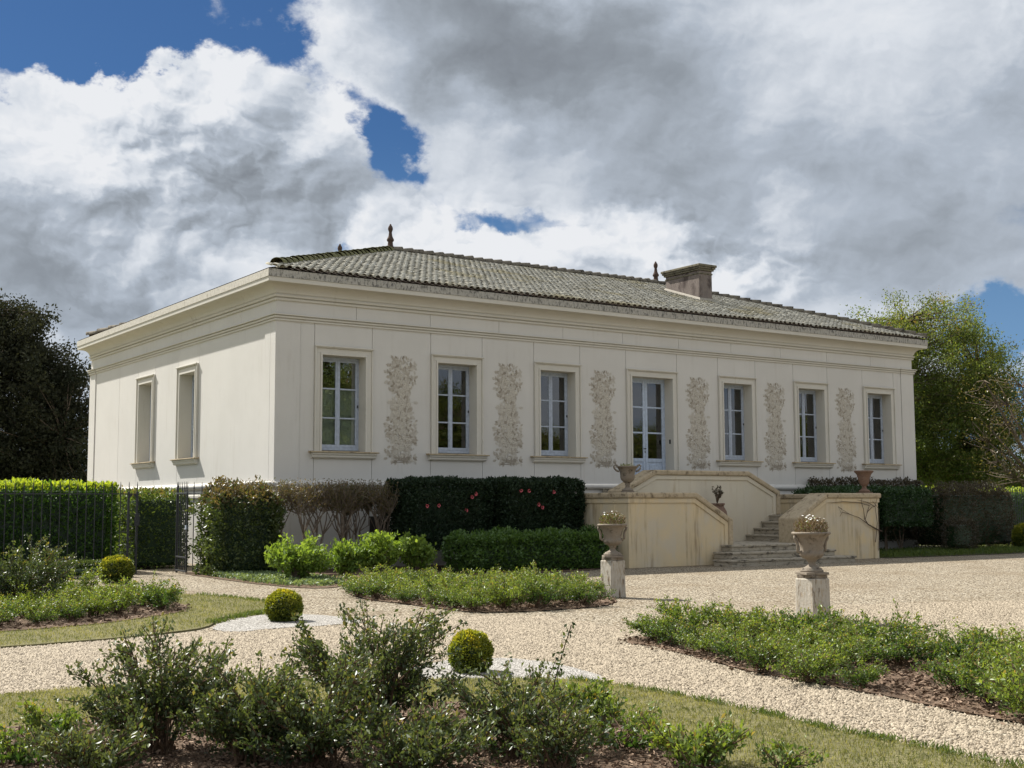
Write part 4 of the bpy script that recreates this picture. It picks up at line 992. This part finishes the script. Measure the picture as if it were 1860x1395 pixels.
right_in = smooth_poly(gp((1168, 1172), (1260, 1192), (1360, 1218), (1450, 1240), (1560, 1262), (1605, 1240), (1720, 1238), (1780, 1292), (1940, 1335), (1940, 1236), (1760, 1200), (1600, 1180), (1450, 1166), (1300, 1160), (1200, 1160)), 1)
plant_bed(right_in, .41, .58, .96, 'low green rose bush massed in the right hand bed', 'roses of the right bed', 32, lambda p: inview(p) and math.hypot(p[0] - GAP[0], p[1] - GAP[1]) > .62)
left_in = smooth_poly(gp((-60, 1146), (0, 1145), (130, 1134), (250, 1118), (322, 1112), (305, 1104), (200, 1100), (100, 1090), (0, 1086), (-60, 1090)), 1)
plant_bed(left_in, .42, .60, 1.05, 'low yellow green rose bush massed in the left bed', 'roses of the left bed', 33, inview)
# larger rose shrubs, each its own
def at_uv(u, v, w, vt):
    p = G(u, v); dd = (p - CAM) @ FW; return p[0], p[1], w / FPX * dd / 2, 1.44 - (vt - 920) / FPX * dd
for i, (u, v, w, vt, nc, nl, mt, sz, lb) in enumerate((
    (40, 1112, 210, 968, 36, 9000, 'leaf_rose_dark', .042, 'tall grey green rose shrub at the left edge of the left bed'),
    (285, 1378, 300, 1135, 30, 7500, 'leaf_rose_dark', .031, 'open dark rose shrub in the foreground, leftmost of the tall ones'),
    (455, 1392, 300, 1190, 30, 7500, 'leaf_rose_dark', .031, 'dense dark rose shrub in the foreground beside the leftmost one'),
    (690, 1350, 340, 1068, 36, 9500, 'leaf_rose_dark', .031, 'tallest dark rose shrub in the foreground centre'),
    (575, 1405, 320, 1215, 30, 7500, 'leaf_rose_dark', .031, 'low spreading dark rose shrub before the tallest one'),
    (925, 1385, 320, 1205, 24, 4800, 'leaf_rose_dark', .031, 'dark rose shrub in front of the nearest box ball'),
    (1010, 1412, 240, 1280, 14, 2200, 'leaf_rose_dark', .031, 'dark rose shrub at the right end of the foreground clump'),
    (160, 1425, 240, 1300, 18, 3000, 'leaf_rose_dark', .031, 'low dark rose shrub at the bottom left of the foreground clump'),
    (85, 1345, 130, 1265, 9, 700, 'leaf_rose', .040, 'small fresh green rose on the front lawn edge at left'),
    (1066, 1318, 150, 1238, 12, 1300, 'leaf_rose', .040, 'fresh green rose beside the front lawn curve'),
    (1130, 1372, 190, 1280, 11, 800, 'leaf_rose', .036, 'sparse yellowish rose right of the dark foreground shrubs'),
    (1270, 1405, 230, 1320, 14, 1500, 'leaf_rose', .038, 'low leafy rose cut by the bottom edge of the view'),
    (1425, 1412, 130, 1340, 7, 380, 'leaf_rose', .034, 'thin rose sprout on the lawn at the bottom right'),
    (25, 1400, 150, 1315, 9, 600, 'leaf_rose', .038, 'small rose at the bottom left corner'),
    (770, 1425, 300, 1280, 24, 5000, 'leaf_rose_dark', .031, 'low dark rose at the bottom edge of the foreground bed'))):
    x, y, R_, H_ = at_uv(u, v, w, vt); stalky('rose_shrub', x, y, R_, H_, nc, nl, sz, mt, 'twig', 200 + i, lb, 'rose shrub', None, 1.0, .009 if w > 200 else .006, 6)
def shoot(u, v, pts, seed, label):
    p = G(u, v); dd = (p - CAM) @ FW; rng = np.random.default_rng(seed); e = tag(empty('rose_shoot', (p[0], p[1], 0)), label, 'rose shoot'); P = [(DP(a, b, dd) - p) for a, b in pts]; m = MB(); m.tube(P, .006, .003, 5); m.build('stem', 'twig', e)
    P = np.array(P); s = rng.uniform(.25, 1, 70) * (len(P) - 1); i = np.minimum(s.astype(int), len(P) - 2); C = P[i] + (P[i + 1] - P[i]) * (s - i)[:, None] + rng.normal(0, .022, (70, 3))
    link('leaves', leaves('leaves', C, rng.normal(0, .6, (70, 3)) + np.array((0, 0, .4)), rng.uniform(.025, .045, 70), 'leaf_rose_dark', rng.random(70), rng), None, e)
shoot(1000, 1370, [(1000, 1370), (1000, 1290), (1008, 1235), (1022, 1185), (1038, 1135)], 5, 'long single rose shoot rising over the gravel in the foreground')
# ------------------------------------------------------------------ ground cover
def cover(name, poly, n, size, mat, seed, z=(.0, .05), up=1.0, width=.5, label=None, spread=.5, zbase=.02):
    rng = np.random.default_rng(seed); p = scatter(poly, n, rng); C = np.concatenate([p, (zbase + rng.uniform(z[0], z[1], n))[:, None]], 1); Dn = rng.normal(0, spread, (n, 3)) + np.array((0, 0, up))
    o = link(name, leaves(name, C, Dn, size * rng.uniform(.6, 1.4, n), mat, np.clip(.5 + .35 * wob(C * 3, 1.0, rng) + rng.normal(0, .2, n), 0, 1), rng, width)); tag(o, label, None, None, 'stuff'); return o
ivy_poly = smooth_poly(gp((345, 1042), (470, 1062), (560, 1068), (640, 1062), (600, 1054), (480, 1046), (400, 1038)), 1)
o = cover('ivy_ground_cover', ivy_poly, 5200, .055, 'leaf_ivy', 91, (0, .10), .5, .7, 'pale ivy ground cover along the gravel path'); o['category'] = 'ivy'
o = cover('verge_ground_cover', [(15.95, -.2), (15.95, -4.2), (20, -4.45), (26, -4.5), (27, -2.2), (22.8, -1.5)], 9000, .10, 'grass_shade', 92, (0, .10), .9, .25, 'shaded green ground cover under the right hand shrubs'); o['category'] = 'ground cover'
near_lawn = [tuple(q) for q in lawn_front if True]
def lawn_grass(poly, n, seed, size, label, avoid):
    rng = np.random.default_rng(seed); p = scatter(poly, n, rng); u_ = np.array([uv(q) for q in p]); k = (u_[:, 0] > -40) & (u_[:, 0] < 1900) & (u_[:, 1] < 1430) & (u_[:, 1] > 900) & ~inpoly(p, avoid); p = p[k]; n = len(p)
    C = np.concatenate([p, np.full((n, 1), .022 + size * .35)], 1); Dn = rng.normal(0, .45, (n, 3)) + np.array((0, 0, 1))
    o = link('grass', leaves('grass', C, Dn, size * rng.uniform(.5, 1.3, n), 'grass_blade', np.clip(.42 + .35 * wob(C * 2.2, 1.0, rng) + .35 * wob(C * 7, 1.0, rng) + rng.normal(0, .2, n), 0, 1), rng, .16, .05)); tag(o, label, 'grass', None, 'stuff')
vis_front = gp((-60, 1275), (0, 1268), (160, 1252), (400, 1246), (640, 1240), (800, 1238), (960, 1236), (1090, 1242), (1220, 1266), (1360, 1296), (1500, 1330), (1640, 1355), (1880, 1410), (1880, 1440), (-60, 1440))
lawn_grass(vis_front, 70000, 93, .032, 'short dry olive grass of the front lawn', bed_front)
lawn_grass([q for q in lawn_left], 60000, 94, .038, 'short dry olive grass of the left lawn', bed_left)
def edge_tufts(uvs, n, seed, size, label, sp=.05):
    rng = np.random.default_rng(seed); P = np.array([G(*q) for q in uvs]); s = rng.uniform(0, len(P) - 1.001, n); i = s.astype(int); C = P[i] + (P[i + 1] - P[i]) * (s - i)[:, None] + rng.normal(0, sp, (n, 3)); C[:, 2] = rng.uniform(.01, .05, n)
    g = np.sin(s * 9) + np.sin(s * 23 + 1) + rng.normal(0, .6, n) > -.3; C = C[g]; n = len(C)
    o = link('edge_grass', leaves('edge_grass', C, rng.normal(0, .5, (n, 3)) + np.array((0, 0, 1)), size * rng.uniform(.5, 1.5, n), 'grass_shade', rng.random(n), rng, .14, .05)); tag(o, label, 'grass', None, 'stuff')
edge_tufts(((381, 1135), (440, 1121), (490, 1114), (510, 1100), (440, 1090), (360, 1082)), 2600, 95, .075, 'longer green grass at the tip of the left lawn')
edge_tufts(((1040, 1240), (1220, 1266), (1360, 1296), (1500, 1330), (1640, 1357), (1860, 1402)), 3600, 96, .05, 'rough grass along the curved lawn edge', .03)
def chips(poly, n, seed, label, z, size=.035):
    rng = np.random.default_rng(seed); p = scatter(poly, n, rng) + rng.normal(0, .07, (n, 2)); C = np.concatenate([p, (z + rng.uniform(0, .02, n))[:, None]], 1); Dn = rng.normal(0, 1, (n, 3)); Dn[:, 2] *= .25
    o = link('bark_mulch', leaves('bark_mulch', C, Dn, size * rng.uniform(.5, 1.5, n), 'bark_chip', np.clip(rng.beta(1.2, 2.2, n), 0, 1), rng, .45, .08)); tag(o, label, 'mulch', None, 'stuff')
chips(gp((-60, 1350), (60, 1328), (330, 1303), (700, 1285), (960, 1289), (1080, 1313), (1240, 1362), (1300, 1440), (-60, 1440)), 16000, 97, 'brown bark mulch of the foreground bed', .032, .03)
chips(bed_right, 14000, 98, 'brown bark mulch of the right bed', .016, .04); chips(bed_left, 7000, 99, 'brown bark mulch of the left bed', .032, .05); chips(bed_mid, 7000, 100, 'brown bark mulch of the middle bed', .016, .05)
def pebbles(uvpoly, n, seed, mat, label, size, avoid=()):
    rng = np.random.default_rng(seed); p = scatter(gp(*uvpoly), n, rng)
    for a in avoid: p = p[~inpoly(p + rng.normal(0, .05, p.shape), a)]
    n = len(p); s = size * (.4 + 1.1 * rng.beta(1.4, 2.2, n)); a = rng.uniform(0, 6.283, n); ca, sa = np.cos(a), np.sin(a)
    base = np.array([(1, 0, 0), (.1, .75, 0), (-1, .15, 0), (-.1, -.7, 0), (.1, .05, .85)]) * .5
    V = base[None] * rng.uniform(.75, 1.2, (n, 5, 3)) * s[:, None, None]; X = V[:, :, 0] * ca[:, None] - V[:, :, 1] * sa[:, None]; Y = V[:, :, 0] * sa[:, None] + V[:, :, 1] * ca[:, None]
    V = np.stack([X + p[:, 0:1], Y + p[:, 1:2], V[:, :, 2] + .001 + rng.uniform(0, .003, (n, 1))], 2).reshape(-1, 3); i = np.arange(n)[:, None] * 5
    F = np.concatenate([i + np.array([q]) for q in ((0, 1, 4), (1, 2, 4), (2, 3, 4), (3, 0, 4))], 0)
    o = link('gravel_stones', raw_mesh('gravel_stones', V, F, mat, np.repeat(rng.beta(1.7, 1.0, n), 5))); tag(o, label, 'gravel', None, 'stuff')
av = (lawn_front, lawn_left, bed_right, bed_mid, pad_right, pad_left)
pebbles(((-40, 1180), (380, 1148), (660, 1120), (1000, 1120), (1180, 1150), (1320, 1215), (1860, 1310), (1900, 1420), (1400, 1310), (1100, 1246), (700, 1244), (-40, 1272)), 105000, 101, 'pebble', 'cream gravel stones of the paths', .027, av)
pebbles(((1140, 1110), (1880, 1090), (1900, 1205), (1600, 1150), (1200, 1150)), 36000, 102, 'pebble', 'cream gravel stones of the court behind the right bed', .028, av)

# ------------------------------------------------------------------ trees
def tree(name, loc, lobes_, trunk_h, trunk_r, nclus, per, leaf, mat, seed, label, group=None, bark='bark', sig=.42, width=.5, limb=9):
    """lobes_: ellipsoids (cx, cy, cz, rx, ry, rz) the crown fills; leaf clumps hang on branches from the limbs"""
    rng = np.random.default_rng(seed); e = empty(name, loc); tag(e, label, 'tree', group); m = MB()
    cen = np.array(lobes_)[:, :3]; rad = np.array(lobes_)[:, 3:]; vol = rad.prod(1); K = []
    which = rng.choice(len(lobes_), nclus, p=vol / vol.sum())
    for w in which:
        d = unit(rng.normal(size=3)); r = rng.uniform(.25, 1) ** (1 / 2.2); K.append(cen[w] + d * r * rad[w] * (1 + .12 * rng.normal()))
    K = np.array(K); K[:, 2] = np.maximum(K[:, 2], .5)
    top = np.array((0, 0, trunk_h)); m.tube([(0, 0, -.1), (.05, .03, trunk_h * .5), top], trunk_r, trunk_r * .75, 9); m.build('trunk', bark, e, smooth=True); m = MB()
    J = [np.array((0.0, 0, trunk_h * .9))]; ends = []
    hi = K[rng.choice(len(K), limb, replace=False)]
    for h in hi:
        mid = top * .5 + h * .5 + np.array((0, 0, -.12)) * np.linalg.norm(h - top) + rng.normal(0, .25, 3); pts = [top * (1 - t) ** 2 + mid * 2 * t * (1 - t) + h * t * t for t in np.linspace(0, 1, 7)]
        MB().tube(pts, trunk_r * .55, trunk_r * .09, 6).build('limb', bark, e, smooth=True); J += pts[1:]
    J = np.array(J)
    for q in K:
        d = np.linalg.norm(J - q, axis=1) + (J[:, 2] > q[2] + .5) * .8; j = J[np.argmin(d)]; md = (j + q) / 2 + rng.normal(0, .10, 3); m.tube([j, md, q], trunk_r * .10, trunk_r * .025, 4)
    m.build('branches', bark, e, smooth=True)['kind'] = 'stuff'
    n = nclus * per; C = np.repeat(K, per, 0) + rng.normal(0, sig, (n, 3)) * np.array((1, 1, .75)); out = unit(C - cen.mean(0)); Dn = out * .5 + rng.normal(0, .7, (n, 3)) + np.array((0, 0, .1))
    t = np.clip(.45 + np.repeat(rng.normal(0, .18, nclus), per) + rng.normal(0, .18, n) + .12 * out[:, 2], 0, 1)
    link('crown', leaves('crown', C, Dn, leaf * rng.uniform(.6, 1.35, n), mat, t, rng, width), None, e); return e
p = DP(-30, 930, 55); p[2] = 0
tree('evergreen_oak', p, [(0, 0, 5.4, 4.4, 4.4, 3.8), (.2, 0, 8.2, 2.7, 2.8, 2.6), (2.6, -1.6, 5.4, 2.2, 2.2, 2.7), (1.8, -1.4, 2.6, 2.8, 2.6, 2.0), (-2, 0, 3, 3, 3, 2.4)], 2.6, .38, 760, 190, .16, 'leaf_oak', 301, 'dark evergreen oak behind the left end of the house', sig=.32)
p = DP(1695, 930, 62); p[2] = 0
tl_ = tree('spring_tree', p, [(0, 0, 7.7, 3.9, 3.9, 3.7), (.3, -.2, 5.0, 3.9, 3.9, 3.0), (1.6, -1.4, 2.9, 3.4, 3.0, 1.6), (-2.6, 1.4, 8.2, 2.3, 2.3, 2.4), (2.6, -1.8, 6.3, 1.8, 1.8, 2.2)], 2.2, .34, 1500, 130, .115, 'leaf_spring', 302, 'round spring green tree behind the right end of the house', sig=.30)
p = DP(1915, 930, 56); p[2] = 0
tree('sparse_tree', p, [(-.6, .3, 4.6, 3.0, 3.0, 2.6), (-2.2, 1.4, 5.6, 1.8, 1.8, 1.9), (-1.2, .8, 2.6, 2.2, 2.2, 1.3)], 1.8, .26, 300, 9, .10, 'leaf_sparse', 303, 'thinly leaved tree with bare branches at the right edge', sig=.34, limb=16)
p = DP(1850, 930, 75); p[2] = 0
tree('far_shrub_tree', p, [(0, 0, 2.0, 4.5, 3.5, 1.7), (-3.5, 2, 1.6, 3, 3, 1.3)], 1.0, .2, 200, 110, .17, 'leaf_spring', 304, 'bushy green thicket behind the right hand railing', sig=.45)
# trees across the court, seen mirrored in the window panes
for i, (x, y, s, a) in enumerate(((20.5, -37, 1.1, .4), (29.5, -40, .78, 2.1), (39.5, -44, .60, 4.0), (51, -46, .66, 5.2), (63, -42, .75, 1.2))):
    o = copy_tree(tl_); o.location = (x, y, 0); o.scale = (s, s, s); o.rotation_euler = (0, 0, a); tag(o, 'tree across the court, seen only mirrored in the window panes', 'tree', 'trees mirrored in the panes')
